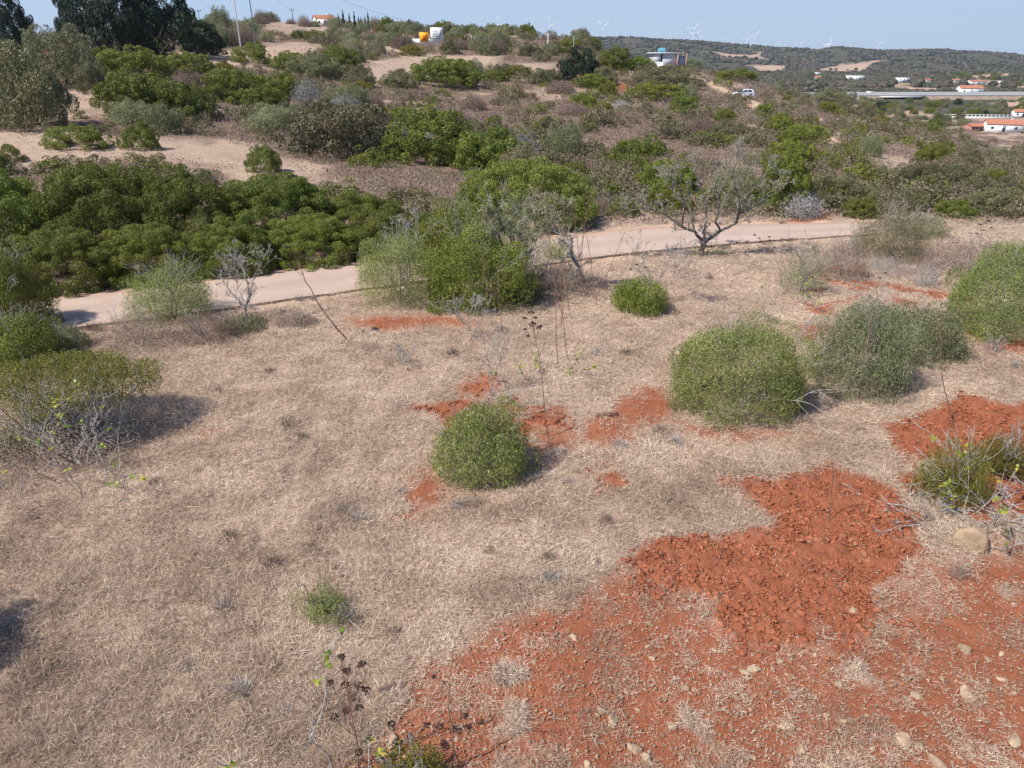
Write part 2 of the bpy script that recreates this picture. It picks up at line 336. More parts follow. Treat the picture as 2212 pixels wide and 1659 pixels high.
c = mixc(sep.outputs[0], c, mixc(.5, soil.outputs[0], soil2.outputs[0]))
c = mixc(sep.outputs[1], c, sandc.outputs[0])
c = mixc(sep2.outputs[0], c, mixc(.35, hillc.outputs[0], hill2.outputs[0]))
c = mixc(sep2.outputs[1], c, (.42, .29, .205))
L(c, gb.inputs['Base Color'])
bp = gt.nodes.new('ShaderNodeBump'); bp.inputs['Strength'].default_value = .8; bp.inputs['Distance'].default_value = .06
L(n_f.outputs[0], bp.inputs['Height']); L(bp.outputs[0], gb.inputs['Normal'])
V = np.stack([XX, YY, ZZ], -1).reshape(-1, 3)
go = mesh('ground', V, F, gm, smooth=True); tag(go, kind='structure')
clr = np.zeros(XX.shape)
for p in CLEAR:
    b = np.array(p); cen = b.mean(0); s_ = 1.5 + cen[1] / 60
    clr = np.maximum(clr, 1 - sm(-s_, s_, sdf(p, XX, YY) + (fbm(XX / 3, YY / 3, 61, 3) - .5) * 5))
dtr = np.full(XX.shape, 1e9)
for i in range(len(TRK) - 1):
    a, b = TRK[i], TRK[i + 1]; e = b - a; t = np.clip(((XX - a[0]) * e[0] + (YY - a[1]) * e[1]) / (e @ e), 0, 1)
    dtr = np.minimum(dtr, np.hypot(XX - a[0] - e[0] * t, YY - a[1] - e[1] * t))
track = (1 - sm(.8, 2.0, dtr))
scr = sm(40, 52, YY) * (1 - clr) * (1 - sm(330, 450, YY)) * sm(.38, .5, fbm(XX / 6, YY / 6, 62, 3) + .08) * (1 - track)
redfar = (1 - sm(-1, 1, sdf(G([(1300,185),(1350,180),(1370,190),(1330,200)]), XX, YY)))
sand = np.maximum(sand, np.maximum(track * .85, 0))
redm = np.maximum(red, np.maximum(redfar, .5 * track * sm(.45, .6, fbm(XX / 3, YY / 3, 63, 2))))
hillm = sm(330, 430, YY)
FIELDS = [[(1760,152),(1810,138),(1870,135),(1925,129),(1935,131),(1880,142),(1830,158)], [(2050,168),(2110,162),(2230,154),(2230,160),(2120,172)],
          [(1835,190),(2240,190),(2240,198),(1840,197)], [(1530,112),(1640,114),(1660,128),(1560,124)], [(1610,140),(1700,142),(1700,160),(1640,156)],
          [(1900,244),(1935,243),(1935,252),(1905,250)], [(2100,256),(2240,256),(2240,274),(2160,270)], [(2150,222),(2240,215),(2240,226),(2170,230)]]
fld = np.zeros(XX.shape)
for p in FIELDS:
    q = G(p); s_ = 4 + np.array(q)[:, 1].mean() / 120
    fld = np.maximum(fld, 1 - sm(-s_, s_, sdf(q, XX, YY) + (fbm(XX / 30, YY / 30, 64, 3) - .5) * s_ * 2))
fld = np.maximum(fld, .8 * sm(.58, .66, fbm(XX / 60, YY / 130, 65, 3)) * hillm * (1 - sm(1500, 2000, YY)))
fld *= hillm
for nm, chs in (('mask', (redm, sand, scr * (1 - redm))), ('mask2', (hillm, fld, 0 * fld))):
    a = go.data.attributes.new(nm, 'FLOAT_COLOR', 'POINT')
    a.data.foreach_set('color', np.stack([*chs, np.ones(XX.shape)], -1).astype(np.float32).ravel())

# ------------------------------------------------------------------ road
rm, rt, rb = mat_base('asphalt', .9)
g2 = rt.nodes.new('ShaderNodeNewGeometry'); na = noise(rt, 30, 5, .7); nb = noise(rt, .5, 4)
rt.links.new(g2.outputs['Position'], na.inputs[0]); rt.links.new(g2.outputs['Position'], nb.inputs[0])
ra = ramp(rt, [(.3, (.37,.265,.205)), (.7, (.49,.37,.295))]); rt.links.new(na.outputs[0], ra.inputs[0])
rb_ = ramp(rt, [(.3, (.39,.285,.22)), (.7, (.48,.37,.30))]); rt.links.new(nb.outputs[0], rb_.inputs[0])
rv = rt.nodes.new('ShaderNodeAttribute'); rv.attribute_name = 'var'; nd = noise(rt, 1.1, 5, .7); rt.links.new(g2.outputs['Position'], nd.inputs[0])
ad = rt.nodes.new('ShaderNodeMath'); ad.operation = 'MULTIPLY_ADD'; ad.inputs[1].default_value = .22; rt.links.new(nd.outputs[0], ad.inputs[0]); rt.links.new(rv.outputs['Fac'], ad.inputs[2])
rr_ = ramp(rt, [(.08, (1.12,.98,.86)), (.20, (.98,.98,.98)), (.36, (1.06,1.05,1.03)), (.58, (.93,.92,.92)), (.80, (1.06,1.05,1.03)), (.97, (.98,.97,.96)), (1.0, (1.1,.98,.88))]); rt.links.new(ad.outputs[0], rr_.inputs[0])
rm2 = rt.nodes.new('ShaderNodeMix'); rm2.data_type = 'RGBA'; rm2.blend_type = 'MULTIPLY'; rm2.inputs[0].default_value = 1; rt.links.new(mixc(.6, ra.outputs[0], rb_.outputs[0], rt), rm2.inputs[6]); rt.links.new(rr_.outputs[0], rm2.inputs[7])
rt.links.new(rm2.outputs[2], rb.inputs['Base Color'])
M['edge'] = noise_mat('asphalt_edge', [(.3,(.06,.045,.035)),(.7,(.14,.10,.08))], 5, .95)
n = len(RF); K = 9; t = np.linspace(0, 1, K)[None, :, None]
g = RN[:, None, :] * (1 - t) + RF[:, None, :] * t
g[:, 0] += ((fbm(np.arange(n) / 2., np.zeros(n), 71, 3) - .5) * .4)[:, None]
zt = Hh(g[..., 0], g[..., 1], False) + .075
V = np.concatenate([g, zt[..., None]], -1)
lo_n = V[:, :1].copy(); lo_n[..., 2] -= .13; lo_n[..., 1] -= .05; lo_f = V[:, -1:].copy(); lo_f[..., 2] -= .13; lo_f[..., 1] += .05
V = np.concatenate([lo_n, V, lo_f], 1); ix = np.arange(V.shape[0] * V.shape[1]).reshape(V.shape[:2])
F = np.stack([ix[:-1, :-1], ix[1:, :-1], ix[1:, 1:], ix[:-1, 1:]], -1); mi = np.zeros(F.shape[:2]); mi[:, 0] = 1; mi[:, -1] = 1
tt_ = np.tile(np.concatenate([[0], np.linspace(0, 1, K), [1]]), (n, 1)).ravel(); o = mesh('road', V.reshape(-1, 3), F.reshape(-1, 4), None, mats=[rm, M['edge']], midx=mi.ravel(), var=tt_); tag(o, kind='structure')

# ------------------------------------------------------------------ leaf / twig / lump generators
def unit(v): return v / np.maximum(np.linalg.norm(v, axis=-1, keepdims=True), 1e-9)
def rdir(n, r=rng): return unit(r.normal(size=(n, 3)))
def leaves(P, N, T, ln, wd, var):
    """diamond leaves: P centre, N normal, T axis direction"""
    T = unit(T - N * np.sum(T * N, -1, keepdims=True)); B = np.cross(N, T)
    ln = np.broadcast_to(ln, (len(P),))[:, None] * .5; wd = np.broadcast_to(wd, (len(P),))[:, None] * .5
    V = np.stack([P - T * ln, P + B * wd - T * ln * .1, P + T * ln, P - B * wd - T * ln * .1], 1).reshape(-1, 3)
    return V, np.arange(len(V)).reshape(-1, 4), np.repeat(var, 4)
def dome_pts(K, r, z0=.36, lo=-.35):
    d = unit(r.normal(size=(K * 3, 3))); d = d[d[:, 2] > lo][:K]
    return d
def crown_lumps(n, K, lr, leaf, seed, asp=.55, z0=.24, core=.5, lo=-.28, rough=1., uneven=.16):
    r = np.random.default_rng(seed); d = dome_pts(K, r, lo=lo); K = len(d)
    rad = np.clip(1 + r.normal(size=K) * uneven, .6, 1.22); R_ = r.uniform(.65, 1.25, K) * lr
    c = d * (rad - R_ * .8)[:, None]
    i = r.choice(K, n, p=R_ ** 2 / (R_ ** 2).sum()); q = unit(r.normal(size=(n, 3)) + d[i] * .7)
    rr = 1 - np.abs(r.normal(size=n)) * .13 * rough + r.normal(size=n) * .06
    p = c[i] + q * (R_[i] * rr)[:, None]
    keep = np.linalg.norm(p, axis=1) > core * .8; p = p[keep]; q = q[keep]; i = i[keep]; n = len(p)
    v = np.clip(r.uniform(0, 1, n) * .65 + r.uniform(0, .35, K)[i], 0, 1)
    p[:, 2] = np.where(p[:, 2] > 0, z0 + p[:, 2] * (1 - z0), z0 * (1 + p[:, 2] / abs(lo + .02))); p[:, 2] = np.maximum(p[:, 2], .005 + .05 * r.random(n))
    N = unit(q + r.normal(size=(n, 3)) * .75)
    return leaves(p, N, rdir(n, r), leaf * r.uniform(.6, 1.3, n), leaf * asp * r.uniform(.6, 1.3, n), v)
def crown_shoots(S, m, L_, leaf, seed, asp=.28, z0=.28, lo=-.35, K=26, uneven=.12, inner=.25, up=.5, spread=.5):
    """upright leafy shoots all over a rounded crown"""
    r = np.random.default_rng(seed); d = unit(r.normal(size=(S * 3, 3))); d = d[d[:, 2] > lo][:S]; S = len(d)
    ld = unit(r.normal(size=(K, 3))); bump = (np.exp((d @ ld.T - 1) * 14) * r.uniform(-1, 1.3, K)[None]).sum(1)
    rad = (1 + bump * uneven) * (1 - np.abs(r.normal(size=S)) * inner)
    s = d * rad[:, None]; s[:, 2] = np.where(s[:, 2] > 0, z0 + s[:, 2] * (1 - z0), z0 * (1 + s[:, 2] / abs(lo)) + .04)
    ax = unit(d * .8 + np.array([0, 0, up]) + r.normal(size=(S, 3)) * spread * .6)
    t = np.linspace(-1, 0.1, m)[None, :, None] * L_ * r.uniform(.5, 1.4, (S, 1, 1))
    p = (s[:, None] + ax[:, None] * t + r.normal(size=(S, m, 3)) * leaf * .35).reshape(-1, 3); p[:, 2] = np.maximum(p[:, 2], .01)
    A = np.repeat(ax, m, 0); T = unit(A + r.normal(size=A.shape) * 1.1); N = unit(r.normal(size=A.shape) + np.repeat(d, m, 0) * .8 + [0, 0, .3])
    v = np.clip(np.repeat(r.uniform(0, .45, S), m) + r.uniform(0, .55, S * m), 0, 1)
    return leaves(p, N, T, leaf * r.uniform(.6, 1.3, S * m), leaf * asp * r.uniform(.7, 1.3, S * m), v)
def join(*parts):
    V = []; F = []; A = []; o = 0
    for p in parts:
        V.append(p[0]); F.append(p[1] + o); o += len(p[0]); A.append(p[2] if len(p) > 2 and p[2] is not None else np.zeros(len(p[0])))
    return np.concatenate(V), np.concatenate(F), np.concatenate(A)
def tubes(seg, sides=5):
    """seg: list of (p0, p1, r0, r1)"""
    S = np.array([np.concatenate([a, b, [c, d]]) for a, b, c, d in seg]); p0 = S[:, :3]; p1 = S[:, 3:6]
    ax = unit(p1 - p0); h = np.where(np.abs(ax[:, 2:3]) > .9, [[1., 0, 0]], [[0, 0, 1.]]); u = unit(np.cross(ax, h)); v = np.cross(ax, u)
    a = np.arange(sides) * 2 * np.pi / sides
    ring = u[:, None] * np.cos(a)[None, :, None] + v[:, None] * np.sin(a)[None, :, None]
    A = p0[:, None] + ring * S[:, 6][:, None, None]; B = p1[:, None] + ring * S[:, 7][:, None, None]
    V = np.concatenate([A, B], 1); n = len(S); k = np.arange(sides); k2 = (k + 1) % sides
    F = np.stack([k, k2, k2 + sides, k + sides], -1)[None] + (np.arange(n) * 2 * sides)[:, None, None]
    return V.reshape(-1, 3), F.reshape(-1, 4), np.repeat(rng.uniform(0, 1, n), 2 * sides)
def grow(seg, p, d, L_, r0, depth, r, wig=.25, up=.12, nch=3, seglen=.3, shrink=.62, spread=.8, rmin=.004):
    n = max(2, int(L_ / seglen)); p = np.array(p, float); d = unit(np.array(d, float)); q = p.copy(); s = L_ / n
    for i in range(n):
        rr0 = r0 * (1 - .55 * i / n); rr1 = r0 * (1 - .55 * (i + 1) / n)
        d = unit(d + r.normal(size=3) * wig + np.array([0, 0, up])); q2 = q + d * s
        seg.append((q.copy(), q2.copy(), max(rr0, rmin), max(rr1, rmin)))
        if depth > 0 and i > 0 and r.random() < nch / n:
            dd = unit(d + rdir(1, r)[0] * spread); grow(seg, q2, dd, L_ * shrink * r.uniform(.6, 1.1), rr1 * .65, depth - 1, r, wig, up, nch, seglen * .8, shrink, spread, rmin)
        q = q2
    if depth > 0:
        for _ in range(2):
            dd = unit(d + rdir(1, r)[0] * spread * .8); grow(seg, q, dd, L_ * shrink * r.uniform(.6, 1.1), r0 * .42, depth - 1, r, wig, up, nch, seglen * .8, shrink, spread, rmin)
    return q
def bush_stems(h, rad, n, seed, r0=.03, depth=2, lean=.7):
    r = np.random.default_rng(seed); seg = []
    for i in range(n):
        a = r.uniform(0, 2 * np.pi); l = r.uniform(.1, lean)
        d = np.array([math.cos(a) * l * rad / max(h, .3), math.sin(a) * l * rad / max(h, .3), 1.])
        st = [math.cos(a) * .08 * rad, math.sin(a) * .08 * rad, -.05]; seg.append((np.array([0, 0, -.08]), np.array(st), r0, r0)); grow(seg, st, d, h * .75, r0, depth, r, .12, .03, 3, .25, .55, .7)
    return tubes(seg, 4)

# prototype shrub meshes (unit radius, unit height)
PROTO = {}
def proto(key, VFA, matn):
    V, F, A = VFA; V = V.copy(); q_ = 1 if key == 'cypress' else np.percentile(np.hypot(V[:, 0], V[:, 1]), 97); V[:, :2] /= q_; V[:, 2] /= 1 if key == 'cypress' else np.percentile(V[:, 2], 99); o = mesh(key, V, F, M[matn], var=A); me = o.data; bpy.data.objects.remove(o); PROTO.setdefault(key, []).append(me)
for s in range(3):
    proto('mastic', crown_lumps(24000, 130, .17, .052, 100 + s), 'mastic')
    proto('bright', crown_lumps(20000, 120, .17, .055, 110 + s), 'bright')
    proto('maquis', join(crown_lumps(16000, 70, .22, .055, 120 + s, uneven=.22), crown_shoots(1100, 5, .2, .06, 125 + s)), 'maquis')
    proto('olive', join(crown_lumps(11000, 60, .24, .06, 130 + s, asp=.35, uneven=.2), crown_shoots(1500, 5, .2, .06, 135 + s, asp=.3)), 'olive')
    proto('dry', crown_shoots(1900, 6, .4, .10, 140 + s, asp=.16, inner=.35, up=.9), 'dry')
    proto('grey', crown_shoots(1000, 6, .5, .15, 150 + s, asp=.12, inner=.35, up=.9), 'grey')
for s in range(2):
    proto('yellow', crown_lumps(14000, 90, .19, .055, 160 + s), 'yellow')
    proto('darktree', crown_lumps(26000, 110, .2, .05, 170 + s, uneven=.22, lo=-.6, z0=.40), 'darktree')
    proto('hedge', crown_lumps(130000, 330, .13, .026, 180 + s, uneven=.10, core=.7, z0=.25), 'mastic')
    proto('dome', crown_lumps(100000, 330, .12, .026, 190 + s, uneven=.08, core=.7), 'bright')
KW = {'mastic': 'dark green mastic', 'bright': 'bright green', 'maquis': 'olive-green', 'olive': 'grey-green wild olive', 'dry': 'dry purplish-brown', 'grey': 'leafless grey',
      'yellow': 'yellow-green', 'darktree': 'blackish green', 'hedge': 'dark green mastic', 'dome': 'bright green'}
SHR = []
def box_fit(cx, by, wpx, hpx, depth=.85):
    """ground point, radius and height so that the crown fills that outline seen from the drone"""
    f = ground(cx, by); sl_ = np.linalg.norm(f - [0, 0, CAM_H]); rx = wpx * sl_ / FPX / 2; ry = rx * depth
    while ry > rx * .4:
        yb = f[1] + ry * 1.8; zb = float(Hh(f[0] * yb / f[1], yb))
        if z_at(cx, by - hpx * .55, yb) > zb: break
        ry *= .9
    yc = f[1] + ry * .75; xc = f[0] * yc / f[1]; zg = float(Hh(xc, yc))
    zt = z_at(cx, by - hpx, yc + ry * .25); h = max(zt - zg, rx * .35)
    sc_ = yc / f[1]
    return np.array([xc, yc, zg]), rx * sc_, ry, h
def proj(W):
    rel = W - np.array([0, 0, CAM_H]); dp = rel[:, 1] * CP - rel[:, 2] * SP
    return 1106 + FPX * rel[:, 0] / dp, 829.5 - FPX * (rel[:, 1] * SP + rel[:, 2] * CP) / dp
def fit(Vu, cx, by, wpx, hpx, depth=.85, base=0.):
    """place and size a unit crown (radius 1, height 1) so that its outline spans the given extent"""
    p, rx, ry, h = box_fit(cx, by, wpx, hpx, depth); ry = min(ry, rx * depth); Vs = Vu[::max(1, len(Vu) // 1500)]
    for it in range(14):
        p[2] = float(Hh(p[0], p[1])); W = Vs * [rx, ry, h] + p; a, b = proj(W)
        x0_, x1_ = np.percentile(a, [1.5, 98.5]); t_, b_ = np.percentile(b, [.5, 99.5])
        rx *= np.clip(wpx / (x1_ - x0_), .7, 1.4); sl_ = np.linalg.norm(p - [0, 0, CAM_H]) / FPX
        p[0] += (cx - (x0_ + x1_) / 2) * sl_
        dep = math.hypot(p[1], CAM_H - p[2]); p[1] += np.clip(-(by - b_) * sl_ * min(dep / max(CAM_H - p[2], 1.2), 9) * .6, -3, 3)
        h += (hpx - (b_ - t_)) * sl_ * .8
        if h < rx * .45: h = rx * .45; ry = max(ry * .88, rx * .4)
        else: ry = max(min(rx * depth, ry * 1.03), rx * .4)
    p[2] = float(Hh(p[0], p[1])); return p, rx, ry, h
UNIT = {}
def unit_pts(me):
    if me.name not in UNIT:
        v = np.zeros(len(me.vertices) * 3, np.float32); me.vertices.foreach_get('co', v); UNIT[me.name] = v.reshape(-1, 3).astype(float)
    return UNIT[me.name]
def shrub(kind, cx, by, wpx, hpx, label, cat='shrub', group=None, name='shrub', depth=.85, rz=None, hmax=None):
    me = PROTO[kind][len(SHR) % len(PROTO[kind])]; k = random.randrange(4)
    U = unit_pts(me); a = k * math.pi / 2; U = U @ np.array([[math.cos(a), math.sin(a), 0], [-math.sin(a), math.cos(a), 0], [0, 0, 1]])
    p, rx, ry, h = fit(U, cx, by, wpx, hpx, depth)
    o = bpy.data.objects.new(name, me); link(o); o.location = p - [0, 0, .04 * h]
    o.scale = (rx, ry if depth < 1 else rx, h); o.rotation_euler = (0, 0, 0)
    if rz is None:
        o.rotation_euler = (0, 0, k * math.pi / 2)
        if k % 2: o.scale = (ry, rx, h)
    SHR.append((p[0], p[1], max(rx, ry))); return tag(o, label, cat, group)

LM = [(165,290,'the low cushion shrub'),(567,340,'the round shrub of the clearing'),(330,205,'the double dome shrub'),(250,60,'the dark grove'),(541,115,'the skyline clearing shrub'),
  (735,120,'the dark domed shrub'),(600,180,'the wide dark shrub mass'),(665,205,'the silvery bush'),(735,280,'the large grey-green shrub'),(930,290,'the biggest dark green shrub'),(960,150,'the wide domed green shrub'),
  (942,85,'the white billboard'),(1250,135,'the dark olive tree'),(1440,130,'the ruined shed'),(1604,200,'the white hatchback'),(1745,290,'the flat bright track shrub'),(1880,312,'the lone olive bush'),(1992,334,'the tiny round shrub'),
  (1130,420,'the big rounded bright shrub'),(1520,430,'the almond tree'),(1690,400,'the shrub behind the almond tree'),(2060,385,'the wide dark roadside shrub'),(1330,190,'the red earth strip'),(1184,80,'the white stub pole'),
  (703,50,'the old white house'),(770,45,'the skyline cypresses'),(2165,285,'the nearest valley house'),(2120,270,'the open barn'),(2208,250,'the edge house of the valley'),(2100,190,'the large farmhouse'),(1935,208,'the motorway bridge'),
  (1953,170,'the villa above the bridge'),(1845,163,'the pair of white houses'),(1760,160,'the tiny orange-roofed house'),(2110,257,'the balustrade wall'),(1700,262,'the dirt track'),(1250,260,'the middle of the slope')]
REL = []
def rel_label(o, desc, px, py, group, lm=None):
    a, b, nm = min(lm or LM, key=lambda m: (m[0] - px) ** 2 + ((m[1] - py) * 1.6) ** 2)
    dx, dy = px - a, (b - py) * 1.6
    k = 'right of' if dx > 0 else 'left of'
    if abs(dy) > abs(dx) * 2: k = 'behind' if dy > 0 else 'in front of'
    elif abs(dy) > abs(dx) * .5: k = ('behind and ' if dy > 0 else 'in front and ') + k
    REL.append((px, o, f'{desc} {k} {nm}', group))
ORD = ['leftmost', 'second', 'third', 'fourth', 'fifth', 'sixth', 'seventh', 'eighth', 'ninth', 'tenth', 'eleventh', 'twelfth']
def finish_labels():
    by = {}
    for r_ in REL: by.setdefault(r_[2], []).append(r_)
    for lb, L_ in by.items():
        L_.sort(key=lambda t: t[0])
        for i, (_, o, _, gr) in enumerate(L_):
            t = lb if len(L_) == 1 else f'{lb}, {ORD[min(i, 11)]}' + (' from left' if i else '')
            w_ = t.split()
            if len(w_) > 16: t = ' '.join(t.replace('the ', '').split()[:16])
            o['label'] = t; o['group'] = gr
def size_word(r_, a, b): return 'small' if r_ < a else ('large' if r_ > b else 'mid-sized')

# the dark hedge of mastic shrubs beyond the road
hg = 'large mastic shrubs along the far side of the road'
for a in [(20,572,300,208,'leftmost mastic shrub in the taller back row of the roadside hedge'),(215,560,300,212,'tallest mastic shrub in the back row of the hedge, behind the feathery bush'),(400,548,250,190,'mastic shrub in the back row of the hedge behind the small leafless tree'),
  (600,530,250,158,'broad mastic shrub in the back row of the hedge behind the leaning stalk'),(770,520,220,110,'lowest mastic shrub in the back row of the hedge, at its right end'),(130,640,270,150,'mastic shrub in the front row of the hedge beside the left road end'),
  (-60,652,220,160,'mastic shrub in the front row of the hedge cut by the left frame edge'),(320,620,220,140,'mastic shrub in the front row of the hedge right behind the feathery bush'),(495,601,200,135,'mastic shrub in the front row of the hedge behind the small leafless tree'),
  (675,582,210,122,'mastic shrub in the front row of the hedge right of the leaning stalk head'),(845,566,170,108,'mastic shrub in the front row at the right end of the hedge')]:
    shrub('hedge', *a[:4], a[4], group=hg, name='mastic_shrub')
shrub('hedge', 960, 552, 170, 100, 'dark green mastic shrub beyond the road half hidden behind the central thicket', group=hg, name='mastic_shrub')
shrub('dome', 1130, 503, 285, 160, 'big rounded bright green shrub on the far verge behind the reddish stalks', name='round_shrub')
# mid-distance shrubs one can tell apart
for a in [
 ('bright',165,320,142,52,'low cushion-like bright green shrub in the straw clearing at far left'),
 ('bright',300,322,88,60,'small bright green shrub with a skewed top beside the low cushion shrub in the clearing'),
 ('bright',568,372,78,60,'single round green shrub at the right end of the straw clearing'),
 ('yellow',20,350,70,40,'small yellow-tinged shrub at the left frame edge in the clearing'),
 ('bright',5,378,50,50,'small dark green shrub at the left frame edge just above the roadside hedge'),
 ('mastic',290,250,170,100,'rounded dark green shrub, left half of the large double dome above the clearing'),
 ('mastic',385,260,140,92,'rounded dark green shrub, right half of the large double dome above the clearing'),
 ('mastic',290,165,160,68,'wide olive-green shrub below the blackish trees, above the double dome'),
 ('mastic',400,160,120,48,'wide green shrub sloping right below the blackish trees'),
 ('bright',541,136,84,40,'round green shrub standing on the pale clearing left of the red-roofed white house'),
 ('bright',548,110,50,22,'small light green shrub behind the round green shrub on the pale clearing'),
 ('mastic',626,152,72,42,'dark round shrub right of the pale clearing'),
 ('mastic',735,146,84,50,'very dark domed shrub at the left edge of the upper clearing'),
 ('maquis',680,168,110,52,'olive shrub in front of the dark domed shrub by the upper clearing'),
 ('bright',780,155,28,12,'tiny green cushion shrub in the upper clearing'),
 ('mastic',500,218,130,75,'dark shrub right of the double dome'),
 ('mastic',600,215,140,62,'wide dark shrub mass above the silvery bush'),
 ('grey',665,232,56,55,'silvery bush among the dark shrubs left of centre'),
 ('olive',585,285,110,62,'grey-green bush below the silvery bush'),
 ('maquis',735,335,215,120,'large grey-green shrub left of the biggest dark green shrub of the slope'),
 ('bright',870,262,90,32,'light green shrub peeping over the biggest dark green shrub of the slope'),
 ('mastic',930,355,205,125,'biggest dark green shrub in the middle of the slope'),
 ('mastic',1065,372,155,98,'dark green shrub adjoining the biggest shrub of the slope on its right'),
 ('mastic',960,182,145,60,'wide domed green shrub right of the upper clearing'),
 ('maquis',862,188,78,40,'bush with a dark left half below the upper clearing'),
 ('yellow',890,120,58,26,'yellow-green shrub just below the orange sign'),
 ('yellow',770,200,70,26,'yellowish shrub below the upper clearing'),
 ('darktree',1250,172,84,74,'dark olive tree standing out left of the ruined shed'),
 ('yellow',1120,168,60,28,'yellow-green shrub at the foot of the dark olive tree'),
 ('bright',1285,190,75,32,'light green shrub beside the strip of red earth'),
 ('bright',1745,312,95,45,'flat bright green shrub beside the dirt track'),
 ('bright',1685,292,72,48,'bright green shrub left of the flat one beside the dirt track'),
 ('olive',1880,336,56,48,'round grey-green olive bush standing alone right of the dirt track'),
 ('bright',1992,346,34,24,'tiny round green shrub alone on the brown slope at right'),
 ('mastic',1385,362,125,70,'dark shrub above the crown of the leafless almond tree'),
 ('mastic',1690,455,120,120,'dark shrub behind the right side of the leafless almond tree'),
 ('maquis',2060,420,160,68,'wide dark green shrub on the right of the slope above the roadside'),
 ('bright',1345,468,70,45,'small green shrub on the far verge right of the big round shrub'),
 ('bright',1440,440,70,55,'light green shrub seen through the left of the almond crown'),
 ('mastic',1330,150,70,50,'dark shrub left of the ruined shed'),
 ('bright',1385,150,60,30,'green shrub just left of the ruined shed'),
 ('mastic',1490,152,66,26,'dark shrub right of the ruined shed'),
 ('maquis',1440,185,160,45,'wide green shrub in front of the ruined shed'),
 ('mastic',1590,174,90,26,'shrub on the crest behind the white hatchback'),
 ('maquis',1790,224,110,26,'shrub on the crest right of the white hatchback'),
 ('bright',1480,235,60,30,'round light green shrub in the middle of the right slope'),
 ('mastic',1420,215,130,40,'dark shrub below the ruined shed on the right slope'),
 ('grey',1340,240,40,22,'pale bush in the middle of the right slope'),
]:
    shrub(*a[:5], a[5])
# olives, dark trees at top left
def tree(kind, cx, by, wpx, hpx, label, trunk=.3, name='tree', cat='tree', group=None, th=None, mat='bark_dark'):
    me = PROTO[kind][int(cx) % len(PROTO[kind])]
    p, rx, ry, h = fit(unit_pts(me) * [1, 1, 1 - trunk] + [0, 0, trunk], cx, by, wpx, hpx * (1 - trunk * .5), .9)
    r = np.random.default_rng(int(cx * 7 + by)); e = empty(name, p, label, cat, group)
    c = bpy.data.objects.new('crown', me); link(c, e)
    c.location = (0, 0, h * trunk); c.scale = (rx, ry, h * (1 - trunk))
    seg = []; grow(seg, [0, 0, -.2], [0.05, 0, 1], h * trunk * 1.5, max(.06, h * .03), 2, r, .12, .08, 3, .4, .7, .9)
    V, F, A = tubes(seg, 6); mesh('trunk', V, F, M[mat], e, A)
    SHR.append((p[0], p[1], rx)); return e
tree('maquis', 45, 276, 200, 186, 'large grey-green olive tree with a dense crown at the left frame edge', .02, 'olive_tree')
tree('olive', 130, 170, 150, 125, 'silvery olive tree below the brown-roofed house', .15, 'olive_tree')
tree('maquis', 200, 205, 70, 80, 'dark bushy tree between the silvery olive and the double dome', .1, 'olive_tree')
for a in [(20,110,100,140,'dark tree at the top left corner in front of the brown-roofed house'),(165,95,90,130,'dark tree right of the brown-roofed house'),
          (240,118,180,190,'blackish tall tree, left part of the big dark grove'),(335,112,165,185,'blackish tall tree, right part of the big dark grove'),
          (440,118,95,75,'very dark low tree right of the big dark grove')]:
    tree('darktree', *a[:4], a[4], .04, 'evergreen_tree')
tree('olive', 478, 70, 44, 60, 'slim airy tree on the skyline beside the tall power poles', .1, 'olive_tree')

